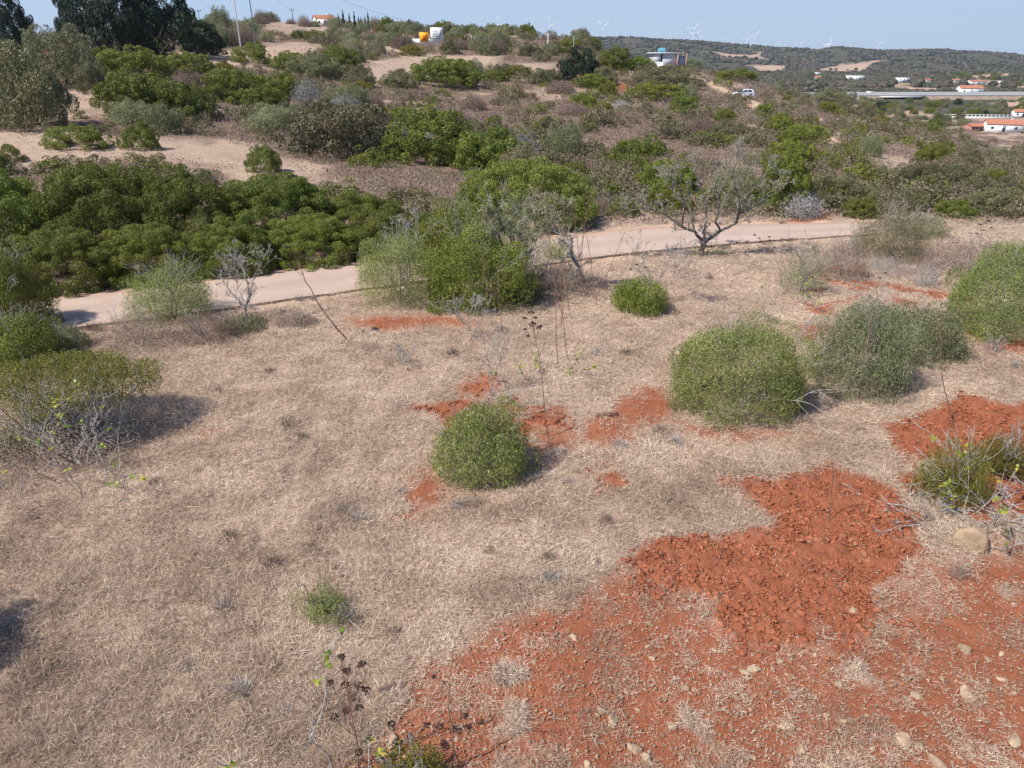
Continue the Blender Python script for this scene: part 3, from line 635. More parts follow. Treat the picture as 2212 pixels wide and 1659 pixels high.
# other mid-slope shrubs, one copy each
zone_names = [(0,'above the roadside hedge at left'),(560,'left of the biggest dark green shrub'),(900,'below the white billboard'),(1240,'below the ruined shed'),(1560,'around the white hatchback'),(1830,'on the right slope above the valley')]
ridge_y = lambda px: np.interp(px, cols, [min(r for _, r in TAB[c]) for c in cols])
cnt = 0; tries = 0
clear_polys = CLEAR
LIM = 248
while cnt < LIM and tries < 12000:
    tries += 1
    px = random.uniform(-30, 2240); y0 = ridge_y(px) + 6; y1 = np.interp(px, [0, 480, 900, 1000, 1300, 1800, 2212], [262, 300, 330, 340, 470, 470, 500])
    py = y0 + (y1 - y0) * random.random() ** 1.15
    if cnt < 75: px = random.uniform(400, 1300); py = ridge_y(px) + random.uniform(3, 50)
    g = ground(px, py)
    if g[1] > 320 or g[1] < 42: continue
    gx, gy = np.array([g[0]]), np.array([g[1]])
    if any(sdf(p, gx, gy)[0] < 1 for p in clear_polys): continue
    if sdf(ROADP, gx, gy)[0] < 1.5: continue
    if min(np.hypot(TRK[:, 0] - g[0], TRK[:, 1] - g[1])) < 2.5: continue
    if 1555 < px < 1660 and 170 < py < 240 or 1380 < px < 1480 and 110 < py < 172: continue
    if 895 < px < 970 and py < 118 and py > 60: continue
    rad = random.uniform(1.0, 2.6) if cnt >= 75 else random.uniform(1.5, 3.0) * (1.15 if py < 200 else 1)
    if px > 1700: rad *= .9
    if any((g[0] - a) ** 2 + (g[1] - b) ** 2 < ((c_ + rad) * .58) ** 2 for a, b, c_ in SHR): continue
    dens = fbm(np.array([g[0] / 9]), np.array([g[1] / 9]), 77, 2)[0]
    if dens < .38 and random.random() < .75: continue
    if px < 1100 and py < 130: kind = random.choices(['olive', 'maquis', 'mastic', 'dry', 'yellow'], [5, 3, 1, 2, .5])[0]
    elif px < 1300: kind = random.choices(['olive', 'maquis', 'mastic', 'dry', 'yellow', 'grey'], [2.5, 4, 3, 1.5, .7, .4])[0]
    else: kind = random.choices(['olive', 'maquis', 'mastic', 'dry', 'yellow', 'grey', 'bright'], [1.2, 5, 2.6, 1.6, 1, .4, .5])[0]
    zn = [z for a, z in zone_names if px >= a] or [zone_names[0][1]]
    me = PROTO[kind][cnt % len(PROTO[kind])]
    o = bpy.data.objects.new('shrub', me); link(o); o.location = g - [0, 0, .06 * rad]
    o.scale = (rad * random.uniform(.85, 1.2), rad * random.uniform(.85, 1.2), rad * random.uniform(.75, 1.25) * (1.2 if kind == 'olive' else 1))
    o.rotation_euler = (0, 0, random.uniform(0, 6.28)); SHR.append((g[0], g[1], rad)); cnt += 1
    tag(o, 'x', 'shrub'); rel_label(o, f'{size_word(rad, 1.3, 1.9)} {KW[kind]} shrub', px, py, f'scrub shrubs {zn[-1]}')

# ------------------------------------------------------------------ low dry brush covering the slope (uncountable)
def scatter(n, ylo, yhi, ulo, uhi, power=0., r=rng):
    ulo, uhi = ulo * 1.3, uhi * 1.3
    y = np.exp(r.uniform(math.log(ylo), math.log(yhi), n)); u = r.uniform(ulo, uhi, n); f = np.abs(u) < .80 + 2.4 / y; return (u * y)[f], y[f]
x, y = scatter(420000, 40.5, 260, -.85, .85)
d_ = fbm(x / 4, y / 4, 62, 3)
ok = sdf(ROADP, x, y) > .8
for p in CLEAR: ok &= (sdf(p, x, y) + (fbm(x / 3, y / 3, 61, 3) - .5) * 4 > rng.normal(size=len(x)) * .4) | (rng.random(len(x)) < .30 * sm(.45, .62, fbm(x / 2, y / 2, 69, 3)))
dt = np.full(x.shape, 1e9)
for i in range(len(TRK) - 1):
    a, b = TRK[i], TRK[i + 1]; e = b - a; t_ = np.clip(((x - a[0]) * e[0] + (y - a[1]) * e[1]) / (e @ e), 0, 1); dt = np.minimum(dt, np.hypot(x - a[0] - e[0] * t_, y - a[1] - e[1] * t_))
ok &= dt > 1.4
ok &= fbm(x / 7 + 5, y / 7, 63, 3) + .22 * (x > 0) > .40
x, y, d_ = x[ok], y[ok], d_[ok]; n = len(x)
h = (.15 + .8 * fbm(x / 1.6, y / 1.6, 64, 3) ** 2) * rng.uniform(.1, 1, n) * 1.5
P = np.stack([x, y, Hh(x, y) + h * .8], -1); s_ = .10 + y / 100 * .14
N = unit(rng.normal(size=(n, 3)) + [0, -.3, .6]); T = unit(rng.normal(size=(n, 3)) * .6 + [0, 0, 1])
green = fbm(x / 5 + 31, y / 5, 66, 3)
var = np.clip(rng.uniform(0, .8, n) + (fbm(x / 2, y / 2, 67, 2) - .4) * .6, 0, 1)
for nm, sel, mt, lb in (('dry_brush', green < .60, 'dry', 'low purplish-brown dry brush covering the slope between the shrubs'), ('green_scrub', green >= .60, 'maquis', 'low olive-green scrub growing among the dry brush of the slope')):
    V, F, A = leaves(P[sel], N[sel], T[sel], (s_ * rng.uniform(.6, 1.4, n))[sel], (s_ * .4)[sel], var[sel])
    tag(mesh(nm, V, F, M[mt], var=A), lb, 'undergrowth', kind='stuff')

# low scrub thicket: many small interlocking cushions
x, y = scatter(3500, 43, 300, -.85, .85); u_ = x / y
ok = sdf(ROADP, x, y) > 1.6
for p in CLEAR: ok &= sdf(p, x, y) > .6
for a, b in TRK: ok &= np.hypot(x - a, y - b) > 1.8
ok &= (fbm(x / 8 + 3, y / 8, 68, 3) + .10 * (u_ > 0) + .05 * (y > 90)) > .44
ok &= ~((np.abs(x - ground(1604, 208)[0]) < 4) & (np.abs(y - ground(1604, 208)[1]) < 6))
x, y = x[ok], y[ok]; n = len(x); print('thicket', n)
for nm, mt, kd, sel in (('scrub_thicket', 'maquis', 0, rng.random(n) < .56), ('mastic_thicket', 'mastic', 1, None), ('dry_thicket', 'dry', 2, None)):
    if sel is None: sel = (rng.random(n) < (.42 if kd == 1 else 1.)) & ~used
    used = sel.copy() if kd == 0 else used | sel
    q = [crown_lumps(900, 22, .34, .14, 900 + kd * 5 + j, uneven=.25, core=.6) if kd < 2 else crown_shoots(150, 6, .5, .18, 900 + kd * 5 + j, asp=.15, up=.9) for j in range(4)]
    Vs, Fs, As = [], [], []; o_ = 0
    for i in np.nonzero(sel)[0]:
        V, F, A = q[i % 4]; s_ = rng.uniform(.5, 1.25) * (1 + y[i] / 250); a = rng.uniform(0, 6.28); c_, d__ = math.cos(a), math.sin(a)
        W = V @ np.array([[c_, d__, 0], [-d__, c_, 0], [0, 0, 1]]) * [s_, s_, s_ * rng.uniform(.7, 1.2)] + [x[i], y[i], float(Hh(x[i], y[i])) - .08]
        Vs.append(W); Fs.append(F + o_); o_ += len(V); As.append(np.clip(A * .7 + rng.uniform(0, .35), 0, 1))
    tag(mesh(nm, np.concatenate(Vs), np.concatenate(Fs), M[mt], var=np.concatenate(As)), 'tangled low scrub filling the slope beyond the road', 'undergrowth', kind='stuff')

# ------------------------------------------------------------------ dry grass in the foreground (uncountable)
M['straw'] = leaf_mat('straw', [(.24,.165,.115),(.49,.365,.265),(.72,.57,.43),(.93,.80,.64)], rough=.8, spec=.2, transl=.25, rnd=0, hue=0)
TRAILS = [np.array(G([(830,735),(760,800),(700,880),(640,1010),(560,1180),(564,1182),(646,1012),(706,882),(766,801),(836,736)])), np.array(G([(900,760),(820,850),(770,960),(700,1120),(706,1122),(776,962),(826,852),(906,761)]))]
def grass(n, seed, ylo, yhi, long=False):
    r = np.random.default_rng(seed); x, y = scatter(n, ylo, yhi, -.85, .85, r=r)
    red, till, sand, dr = masks(x, y); tuft = fbm(x * 1.7, y * 1.7, 81, 3); n = len(x)
    dens = np.clip(1 - red * 1.15, 0, 1) * (1 - till) + red * (1 - till) * .28 * sm(.48, .6, fbm(x * 2.5, y * 2.5, 82, 3)) * 1.5 + red * (1 - till) * .11 + till * .02
    dens *= 1 - sand * .75
    dens *= .35 + .65 * sm(.34, .52, fbm(x * 2.6, y * 2.6, 86, 3))
    for q in TRAILS: dens *= 1 - .6 * np.exp(-(np.abs(sdf(q, x, y)) / .16) ** 2)
    dens *= np.where(y > 40, .5, 1)
    ok = (r.random(n) < dens) & (dr > .05); x, y, tuft, red = x[ok], y[ok], tuft[ok], red[ok]; n = len(x)
    L_ = (r.uniform(.04, .17, n) * (.6 + tuft)) * (1 - .45 * red) * (1.0 + y / 60)
    if long: L_ *= 2.1
    el = np.abs(r.normal(size=n)) * (.22 + tuft * .45) * (.35 if long else 1) + .03; el = np.minimum(el, 1.4)
    az = r.uniform(0, 2 * np.pi, n)
    d = np.stack([np.cos(az) * np.cos(el), np.sin(az) * np.cos(el), np.sin(el)], -1)
    z = Hh(x, y) + r.uniform(0, .05, n) + (tuft ** 2) * .12 * (1 - red) * r.uniform(0, 1, n)
    P = np.stack([x, y, z], -1) + d * L_[:, None] * .5; wd = (.0045 + y * .00028) * r.uniform(.6, 1.5, n) * (.8 if long else 1)
    N = unit(np.cross(d, rdir(n, r)))
    N = np.where(N[:, 2:3] < 0, -N, N)
    patch = fbm(x * .8, y * .8, 84, 4)
    v = np.clip(r.beta(2, 2.2, n) * .85 + (patch - .47) * .75 + (.15 if long else 0), 0, 1)
    return leaves(P, N, d, L_, wd, v)
V, F, A = join(grass(1450000, 5, 5.8, 41), grass(60000, 6, 5.8, 36, True), grass(120000, 8, 41, 85))
keep = np.ones(len(F), bool)
tag(mesh('dry_grass', V, F, M['straw'], var=A), 'dry straw-coloured grass covering the field', 'grass', kind='stuff')

# ------------------------------------------------------------------ clods, gravel and stones
def ico(sub):
    t = (1 + 5 ** .5) / 2
    V = [(-1,t,0),(1,t,0),(-1,-t,0),(1,-t,0),(0,-1,t),(0,1,t),(0,-1,-t),(0,1,-t),(t,0,-1),(t,0,1),(-t,0,-1),(-t,0,1)]
    F = [(0,11,5),(0,5,1),(0,1,7),(0,7,10),(0,10,11),(1,5,9),(5,11,4),(11,10,2),(10,7,6),(7,1,8),(3,9,4),(3,4,2),(3,2,6),(3,6,8),(3,8,9),(4,9,5),(2,4,11),(6,2,10),(8,6,7),(9,8,1)]
    V = [np.array(v) / np.linalg.norm(v) for v in V]
    for _ in range(sub):
        mid = {}; F2 = []
        def mp(a, b):
            k = (min(a, b), max(a, b))
            if k not in mid: m = V[a] + V[b]; V.append(m / np.linalg.norm(m)); mid[k] = len(V) - 1
            return mid[k]
        for a, b, c in F: ab, bc, ca = mp(a, b), mp(b, c), mp(c, a); F2 += [(a, ab, ca), (b, bc, ab), (c, ca, bc), (ab, bc, ca)]
        F = F2
    return np.array(V), np.array(F)
def rocks(x, y, size, seed, sub=1, flat=.6, sink=.35):
    r = np.random.default_rng(seed); V0, F0 = ico(sub); n = len(x)
    J = 1 + r.normal(size=(n, len(V0))) * (.22 if sub < 2 else .07)
    A = r.normal(size=(n, 3, 3)) * .25 + np.eye(3)[None]
    V = np.einsum('nvk,nkj->nvj', V0[None] * J[..., None], A); V[..., 2] *= flat
    V = V * size[:, None, None]; V[..., 0] += x[:, None]; V[..., 1] += y[:, None]; V[..., 2] += (Hh(x, y) + size * flat * (1 - sink * 2) + .02)[:, None]
    F = F0[None] + (np.arange(n) * len(V0))[:, None, None]
    return V.reshape(-1, 3), F.reshape(-1, 3), np.repeat(r.random(n), len(V0))
x, y = scatter(120000, 7, 34, -.8, .8); red, till, sand, dr = masks(x, y)
ok = rng.random(len(x)) < till ** 1.3 * np.where(fbm(x * 2, y * 2, 91, 3) > .45, 1, .4); x, y = x[ok], y[ok]
s_ = .008 + .038 * rng.random(len(x)) ** 3
V, F, A = rocks(x, y, s_ * (1 + y / 50), 5); x, y = scatter(300000, 7, 34, -.8, .8); _, till, _, _ = masks(x, y); ok = rng.random(len(x)) < till * .8; x, y = x[ok], y[ok]; V, F, A = join((V, F, A), rocks(x, y, rng.uniform(.006, .016, len(x)) * (1 + y / 50), 15, sub=0));  tag(mesh('soil_clods', V, F, M['clod'], var=A), 'crumbly clods of turned red earth', 'soil', kind='stuff')
x, y = scatter(42000, 6.0, 36, -.8, .8); red, till, sand, dr = masks(x, y)
ok = (rng.random(len(x)) < np.maximum(red * .7, sand * .9)) & (dr > .1); x, y = x[ok], y[ok]
s_ = .006 + .018 * rng.random(len(x)) ** 2.5
V, F, A = rocks(x, y, s_ * (1 + y / 60), 6, sub=0); tag(mesh('gravel', V, F, M['stone'], var=A), 'fine pale gravel scattered on the red soil', 'gravel', kind='stuff')
SLM = [(1153,1326,'the pale square stone'),(1240,1378,'the long pale slab'),(1310,1545,'the two touching slabs'),(1452,1570,'the egg-shaped stone'),(1480,1487,'the grey-topped stone'),(1618,1450,'the yellowish stone pair'),
  (850,1603,'the orange-tinged stone'),(1268,1650,'the stone at the bottom edge'),(1380,1630,'the yellow-cream stone'),(1699,1570,'the two-toned stone'),(1843,1321,'the brown stone'),(1740,1618,'the rounded tan stone'),
  (1965,1605,'the lumpy brown stone'),(2190,1600,'the bright white stone'),(1980,1505,'the round cream stone'),(2085,1497,'the white slab'),(2085,1404,'the pale stone by the tuft'),(990,1500,'the bare pinkish stalk'),(2095,1152,'the boulder'),(1600,1250,'the middle of the dug patch'),(2060,930,'the right dug patch')]
# single stones
SM = []
for s in range(7):
    r = np.random.default_rng(300 + s); V0, F0 = ico(3); q = V0.copy()
    nn = sum(np.clip(V0 @ unit(r.normal(size=3)) - r.uniform(.35, .7), 0, 1)[:, None] * -unit(r.normal(size=3))[None] * 0 for _ in range(1))
    for _ in range(9):
        d = unit(r.normal(size=3)); k = r.uniform(.45, .8); over = np.clip(q @ d - k, 0, None); q = q - over[:, None] * d[None] * .9
    q += unit(q) * ((fbm(q[:, 0] * 3 + s, q[:, 1] * 3 + q[:, 2] * 2, 400 + s, 3) - .5) * .16)[:, None]
    q[:, 2] *= .62; q[:, 0] *= r.uniform(1, 1.35)
    o = mesh('stone', q, F0, M['stone'], var=np.clip(fbm(q[:, 0] * 2 + 9, q[:, 1] * 2 + q[:, 2], 500 + s, 3) * 1.2 - .1, 0, 1), smooth=False); SM.append(o.data); bpy.data.objects.remove(o)
def stone(px, py, wpx, label, group=None, name='stone', mi=None):
    g = ground(px, py); s = wpx * np.linalg.norm(g - [0, 0, CAM_H]) / FPX / 2
    o = bpy.data.objects.new(name, SM[(mi if mi is not None else random.randrange(7))]); link(o); o.location = g + [0, 0, s * .12]; o.scale = (s, s * random.uniform(.7, 1), s * random.uniform(.6, 1))
    o.rotation_euler = (random.uniform(-.2, .2), random.uniform(-.2, .2), random.uniform(0, 6.28)); return tag(o, label, 'stone', group)
for a in [(2160,1128,28,'flat orange-cream rock right of the largest boulder'),
          (1153,1326,22,'pale square stone where the straw meets the red soil at centre'),(1240,1378,30,'long pale slab stone right of centre in the foreground'),
          (1300,1535,30,'rough grey slab, upper of two touching slabs on the bare red foreground'),(1322,1556,42,'rough brownish slab, lower of two touching slabs on the bare red foreground'),
          (1452,1570,28,'egg-shaped cream stone in the middle of the red foreground'),(1480,1487,22,'pale stone with grey top in the red foreground'),
          (1628,1447,28,'yellowish stone at the edge of the turned earth, upper right of the pair'),(1608,1452,26,'cream stone left of the yellowish stone'),
          (850,1603,34,'orange-tinged stone above the bushy yellow-green plant at the bottom'),(1268,1656,26,'brown stone cut by the bottom edge of the picture'),
          (1368,1620,36,'white-grey stone near the bottom edge, centre right'),(1397,1642,30,'rounded yellow-cream stone near the bottom edge'),
          (1699,1570,28,'two-toned orange and dark stone in the right foreground'),(1843,1321,28,'brown rounded stone on the turned red earth'),
          (1733,1618,30,'rounded tan stone at the bottom right'),(1948,1597,40,'lumpy brown double stone at the bottom right'),(1989,1614,28,'yellow-cream stone right of the lumpy brown stone'),
          (2190,1600,32,'bright white stone near the right bottom corner'),(1980,1505,22,'round cream stone in the right foreground'),(2085,1497,34,'white slab stone with a tuft behind it at right'),
          (2085,1404,30,'pale stone on red soil below the dry grey tuft'),(1350,1040,22,'orange stone beside the small red molehill'),(2025,1655,38,'wide cream stone at the bottom edge'),
          (1555,825,0,''),(1551,869,14,'small cream stone at the left foot of the round olive bush'),(1530,857,18,'cream stone on the bare patch left of the round olive bush'),(1810,1480,22,'grey-cream stone below the large dug patch'),(1758,1395,20,'cream stone at the lower edge of the large dug patch')]:
    if a[2] > 0: stone(a[0], a[1], a[2] * .85, a[3])
bo = stone(2097, 1176, 64, 'largest boulder, rounded and cream-tan, below the sprawling bush at right', name='boulder', mi=2); s_ = bo.scale[0]; bo.scale = (s_ * 1.05, s_ * .95, s_ * 1.45); bo.rotation_euler = (0, 0, .4); bo.location.z += s_ * .35
cnt = 0
while cnt < 190:
    px, py = random.uniform(700, 2230), random.uniform(1250, 1680); g = ground(px, py)
    r_, t_, s__, _ = masks(np.array([g[0]]), np.array([g[1]]))
    if t_[0] > .5 and random.random() < .8 or r_[0] < .35: continue
    side = 'left' if px < 1300 else ('centre' if px < 1750 else 'right')
    wp = 5 + 10 * random.random() ** 2; o = stone(px, py, wp, 'x', None, 'small_stone'); cnt += 1
    rel_label(o, f'{size_word(wp, 9, 13)} limestone fragment', px, py, f'small stones on the red soil, {side} of the foreground', SLM)
for k in range(46):
    p = P_till[0] if k < 38 else P_till[1]
    while True:
        px, py = (random.uniform(1380, 1980), random.uniform(1030, 1400)) if k < 38 else (random.uniform(1910, 2230), random.uniform(870, 1000))
        g = ground(px, py)
        if sdf(p, np.array([g[0]]), np.array([g[1]]))[0] < -.1: break
    wp = random.uniform(5, 13); o = stone(px, py, wp, 'x', None, 'red_stone'); rel_label(o, f'{size_word(wp, 10, 14)} orange-red stone', px, py, 'stones on the ' + ('large dug patch' if k < 38 else 'dug patch at the right edge'), SLM)
    me2 = bpy.data.meshes.get('red_stone_mesh%d' % (k % 4))
    if me2 is None:
        me2 = SM[k % 4].copy(); me2.name = 'red_stone_mesh%d' % (k % 4); me2.materials.clear(); me2.materials.append(M['clod'])
    o.data = me2

# ------------------------------------------------------------------ foreground bushes (each with foliage and branches)
def bush(cx, by, wpx, hpx, leaf, S, m, L_, matn, label, name='bush', seed=0, stems=7, lump=0, depth=.9, asp=.28, inner=.25, z0=.28, up=.5, smat='bark_grey', r0=.025, uneven=.12, lo=-.35, fname='foliage', cat='bush', group=None):
    p, rx, ry, h = box_fit(cx, by, wpx, hpx, depth); h = max(h, rx * .5); sz = (rx + h) / 2
    parts = [crown_shoots(S, m, L_ / sz, leaf / sz, seed, asp, z0=z0, inner=inner, up=up, uneven=uneven, lo=lo)]
    if lump: parts.append(crown_lumps(lump, 40, .3, leaf / sz, seed + 1, asp=max(asp, .4), z0=z0))
    V, F, A = join(*parts); p, rx, ry, h = fit(V, cx, by, wpx, hpx, depth); e = empty(name, p, label, cat, group)
    V = V * [rx, ry, h]; mesh(fname, V, F, M[matn], e, A)
    V, F, A = bush_stems(h, rx, stems, seed + 2, r0); mesh('branches', V, F, M[smat], e, A)
    SHR.append((p[0], p[1], rx)); return e, (p, rx, ry, h)
bush(1602, 918, 285, 228, .066, 4800, 8, .26, 'olive_fresh', 'big round olive bush right of centre casting a dark shadow on the grass', 'olive_bush', 1, lump=24000, asp=.3, uneven=.10, inner=.12)
bush(1043, 1050, 195, 185, .068, 1900, 10, .26, 'olive_fresh', 'small fresh green olive bush in the middle of the dry field', 'olive_bush', 2, inner=.2, lump=10000, uneven=.1)
bush(1868, 862, 225, 212, .075, 3200, 9, .28, 'olive', 'tall ragged grey-green olive bush right of the big round bush', 'olive_bush', 3, lump=16000, uneven=.28, inner=.26)
bush(1990, 790, 190, 132, .075, 2600, 8, .25, 'olive', 'low spreading olive bush with bare grey lower twigs behind the tall ragged one', 'olive_bush', 4, lump=12000, uneven=.2)
bush(2190, 738, 280, 222, .085, 4200, 9, .26, 'olive_fresh', 'large dense olive bush cut by the right frame edge', 'olive_bush', 5, lump=42000, inner=.10)
bush(1382, 682, 112, 82, .07, 1000, 6, .2, 'bright', 'small round glossy green bush under the dead grey branches', 'mastic_bush', 6, lump=7000, asp=.45, inner=.15, uneven=.06)
bush(1738, 640, 105, 118, .06, 1100, 8, .32, 'olive', 'slender grey-green sapling with yellow fig leaves at its foot', 'olive_sapling', 7, uneven=.22, up=1., inner=.35)
bush(872, 664, 190, 158, .06, 2800, 8, .28, 'olive_fresh', 'rounded olive bush forming the left end of the central thicket', 'olive_bush', 8, lump=20000, uneven=.18)
bush(1032, 672, 205, 178, .085, 1500, 7, .22, 'bright', 'light green leafy bush in the front middle of the central thicket', 'mastic_bush', 9, lump=26000, asp=.5, uneven=.2)
bush(990, 605, 185, 172, .08, 1800, 7, .22, 'mastic', 'dark green bush at the back of the central thicket', 'mastic_bush', 10, lump=26000, asp=.5, uneven=.2)
bush(1118, 610, 165, 172, .065, 3200, 8, .35, 'olive', 'sparse grey-green bush mixed with dead twigs at the top right of the central thicket', 'olive_bush', 40, inner=.5, uneven=.25)
bush(1130, 660, 85, 85, .075, 700, 7, .22, 'maquis', 'dull green bush at the right foot of the central thicket', 'low_bush', 41, lump=5000, asp=.45, uneven=.2)
bush(1208, 565, 60, 48, .06, 500, 7, .25, 'olive_fresh', 'small green bush on the verge behind the arching broken trunk', 'low_bush', 42, uneven=.2)
bush(1215, 640, 130, 70, .07, 1200, 7, .3, 'dry', 'brown heap of dead foliage under the arching broken trunk', 'dead_bush', 43, asp=.14, up=.6)
bush(365, 700, 170, 135, .07, 2400, 9, .34, 'olive_fresh', 'feathery grey-green bush on the near verge at left', 'feathery_bush', 11, uneven=.2, up=.9, inner=.3, lump=3500)
bush(292, 762, 175, 92, .07, 1300, 8, .3, 'dry', 'tangled brownish undergrowth bush below the feathery bush', 'dry_bush', 12, asp=.16, up=1)
bush(445, 745, 140, 72, .07, 1000, 8, .28, 'dry', 'low brown bush between the feathery bush and the small leafless tree', 'dry_bush', 13, asp=.18, up=1)
bush(520, 725, 110, 50, .07, 700, 7, .25, 'maquis', 'low mixed bush around the foot of the small leafless tree', 'low_bush', 14, up=.9)
bush(640, 712, 90, 38, .07, 500, 7, .22, 'dry', 'small brown bush on the near verge right of the small leafless tree', 'dry_bush', 15, up=.9, asp=.2)
bush(22, 725, 185, 178, .075, 2600, 8, .28, 'mastic', 'tall dark bush at the left frame edge in front of the road', 'dark_bush', 16, lump=34000, asp=.4)
bush(45, 800, 170, 120, .07, 1800, 7, .2, 'bright', 'glossy dark green bush at the left frame edge below the olive', 'mastic_bush', 17, lump=14000, asp=.5)
bush(152, 760, 90, 62, .06, 900, 8, .22, 'olive', 'small round olive bush by the near road edge at left', 'olive_bush', 18, lump=2500)
bush(1925, 570, 165, 110, .07, 2200, 8, .3, 'maquis', 'leafy green bush on the right standing above the grey spiny cushions', 'leafy_bush', 19, lump=9000, uneven=.18)
bush(1990, 520, 120, 60, .07, 1200, 7, .3, 'olive', 'grey-green bush behind the leafy green bush on the right', 'leafy_bush', 29, lump=4000, uneven=.18)
bush(1820, 605, 110, 85, .06, 1500, 8, .28, 'dry', 'brown half-dry bush left of the leafy green bush on the right', 'dry_bush', 20, asp=.2, lump=1500)
bush(2075, 605, 190, 92, .06, 2400, 8, .28, 'dry', 'wide brown half-dry bush between the leafy bush and the right frame edge', 'dry_bush', 21, asp=.2, lump=2500)
bush(1915, 598, 118, 44, .06, 1100, 7, .22, 'grey', 'wide lavender-grey spiny cushion bush on the red soil at right', 'spiny_cushion', 22, asp=.14, up=1.1)
bush(1997, 622, 66, 54, .06, 700, 7, .22, 'grey', 'small ball-shaped lavender-grey spiny cushion bush on the red soil', 'spiny_cushion', 23, asp=.14, up=.9)
bush(690, 1352, 112, 92, .055, 620, 12, .26, 'olive_fresh', 'small rosemary-like green shrub alone in the left of the field', 'low_shrub', 24, up=1.1, inner=.5, asp=.2, uneven=.5, r0=.012, smat='bark_dark')
bush(735, 1365, 70, 55, .05, 260, 8, .2, 'dry', 'dead brown twigs beside the rosemary-like shrub', 'dead_tuft', 25, asp=.1, r0=.008)
bush(895, 1720, 150, 120, .06, 420, 8, .2, 'yellow', 'bushy yellow-green plant rising at the bottom edge of the picture', 'leafy_plant', 26, asp=.4, uneven=.3, inner=.35, r0=.01)
bush(2060, 1105, 160, 150, .06, 2000, 9, .26, 'yellow', 'airy yellow-green shrub on the red soil above the largest boulder', 'airy_shrub', 27, asp=.22, inner=.45, uneven=.3, up=.8)
bush(2175, 1045, 160, 110, .06, 1800, 9, .24, 'yellow', 'airy green shrub at the right frame edge behind the boulder', 'airy_shrub', 28, asp=.22, inner=.4, uneven=.25)
bush(1535, 560, 110, 30, .08, 420, 6, .3, 'yellow', 'green tussock around the foot of the leafless almond tree', 'tussock', 30, asp=.1, up=1.2, r0=.006)
bush(1320, 470, 110, 45, .07, 800, 7, .25, 'dry', 'brown bush on the far verge right of the big round shrub', 'dry_bush', 31, asp=.25)
bush(2150, 770, 70, 40, .05, 350, 7, .2, 'grey', 'small grey twiggy cushion below the large right-edge olive bush', 'spiny_cushion', 32, asp=.12, up=1)
for i, (px, py, ww, hh) in enumerate([(1020,1105,60,32),(990,1100,40,22),(855,900,70,45),(1340,975,40,28),(2070,1255,44,40),(1290,770,36,22),(800,760,44,26),(870,790,40,40),(1670,700,30,16),(2180,1000,40,30)]):
    bush(px, py, ww, hh, .05, 180, 7, .16, 'grey' if i % 2 else 'dry', ['grey twiggy tuft right below the small olive bush','dark little twig tuft left below the small olive bush','large dry brown tuft left of the small red patch','grey tuft on the bare patch between the two olive bushes','dark grey tuft on the red soil below the boulder','dry tuft above the bare patch','dry tuft left of the leaning stalk foot','grey tuft with bare twigs in the upper field','small tuft above the big round olive bush','grey tuft among the airy shrubs at right'][i], 'dry_tuft', 700 + i, stems=4, asp=.1, up=1.1, r0=.005, cat='tuft')

FLM = [(1600,800,'the big round olive bush'),(1043,960,'the small olive bush'),(1870,760,'the tall ragged olive bush'),(690,1310,'the rosemary-like shrub'),(1382,640,'the small glossy bush'),(752,738,'the leaning stalk foot'),(1180,780,'the fig sprouts'),
  (150,900,'the flat-topped bush'),(1513,553,'the almond tree foot'),(1980,595,'the spiny cushions'),(2190,650,'the right-edge olive bush'),(1700,1200,'the large dug patch'),(1300,1050,'the small red molehill'),(500,1200,'the middle of the left field'),(300,1500,'the lower left field'),(2095,1152,'the boulder'),(740,1480,'the black seed heads')]
def tuft_mesh(seed):
    r = np.random.default_rng(seed); n = 150; a = r.uniform(0, 6.28, n); el = r.uniform(.15, 1.45, n); d = np.stack([np.cos(a) * np.cos(el), np.sin(a) * np.cos(el), np.sin(el)], -1)
    L_ = r.uniform(.4, 1.1, n); P = d * L_[:, None] * .5 + np.stack([np.cos(a), np.sin(a), 0 * a], -1) * r.uniform(0, .25, n)[:, None]
    return leaves(P, np.cross(d, rdir(n, r)), d, L_, .035, r.uniform(0, 1, n))
for s in range(3): V, F, A = tuft_mesh(s); o = mesh('tuft', V, F, M['grey' if s == 1 else 'dry'], var=A); PROTO.setdefault('tuft', []).append(o.data); bpy.data.objects.remove(o)
tc = 0
while tc < 42:
    px, py = random.uniform(330, 2200), random.uniform(680, 1640) if random.random() < .75 else random.uniform(560, 700); g = ground(px, py)
    r__, t__, s__, d__ = masks(np.array([g[0]]), np.array([g[1]]))
    if t__[0] > .2 or r__[0] > .4 or s__[0] > .3 or any(math.hypot(g[0] - a, g[1] - b) < c_ + .3 for a, b, c_ in SHR): continue
    kd = tc % 3; r_ = random.uniform(.12, .34); o = bpy.data.objects.new('dry_tuft', PROTO['tuft'][kd]); link(o); o.location = g; o.scale = (r_, r_, r_ * random.uniform(.7, 1.3)); o.rotation_euler.z = random.uniform(0, 6)
    tag(o, 'x', 'tuft'); rel_label(o, f'{size_word(r_, .2, .28)} {"grey" if kd == 1 else "brown"} twiggy tuft', px, py, 'dry twiggy tufts in the grass', FLM); tc += 1
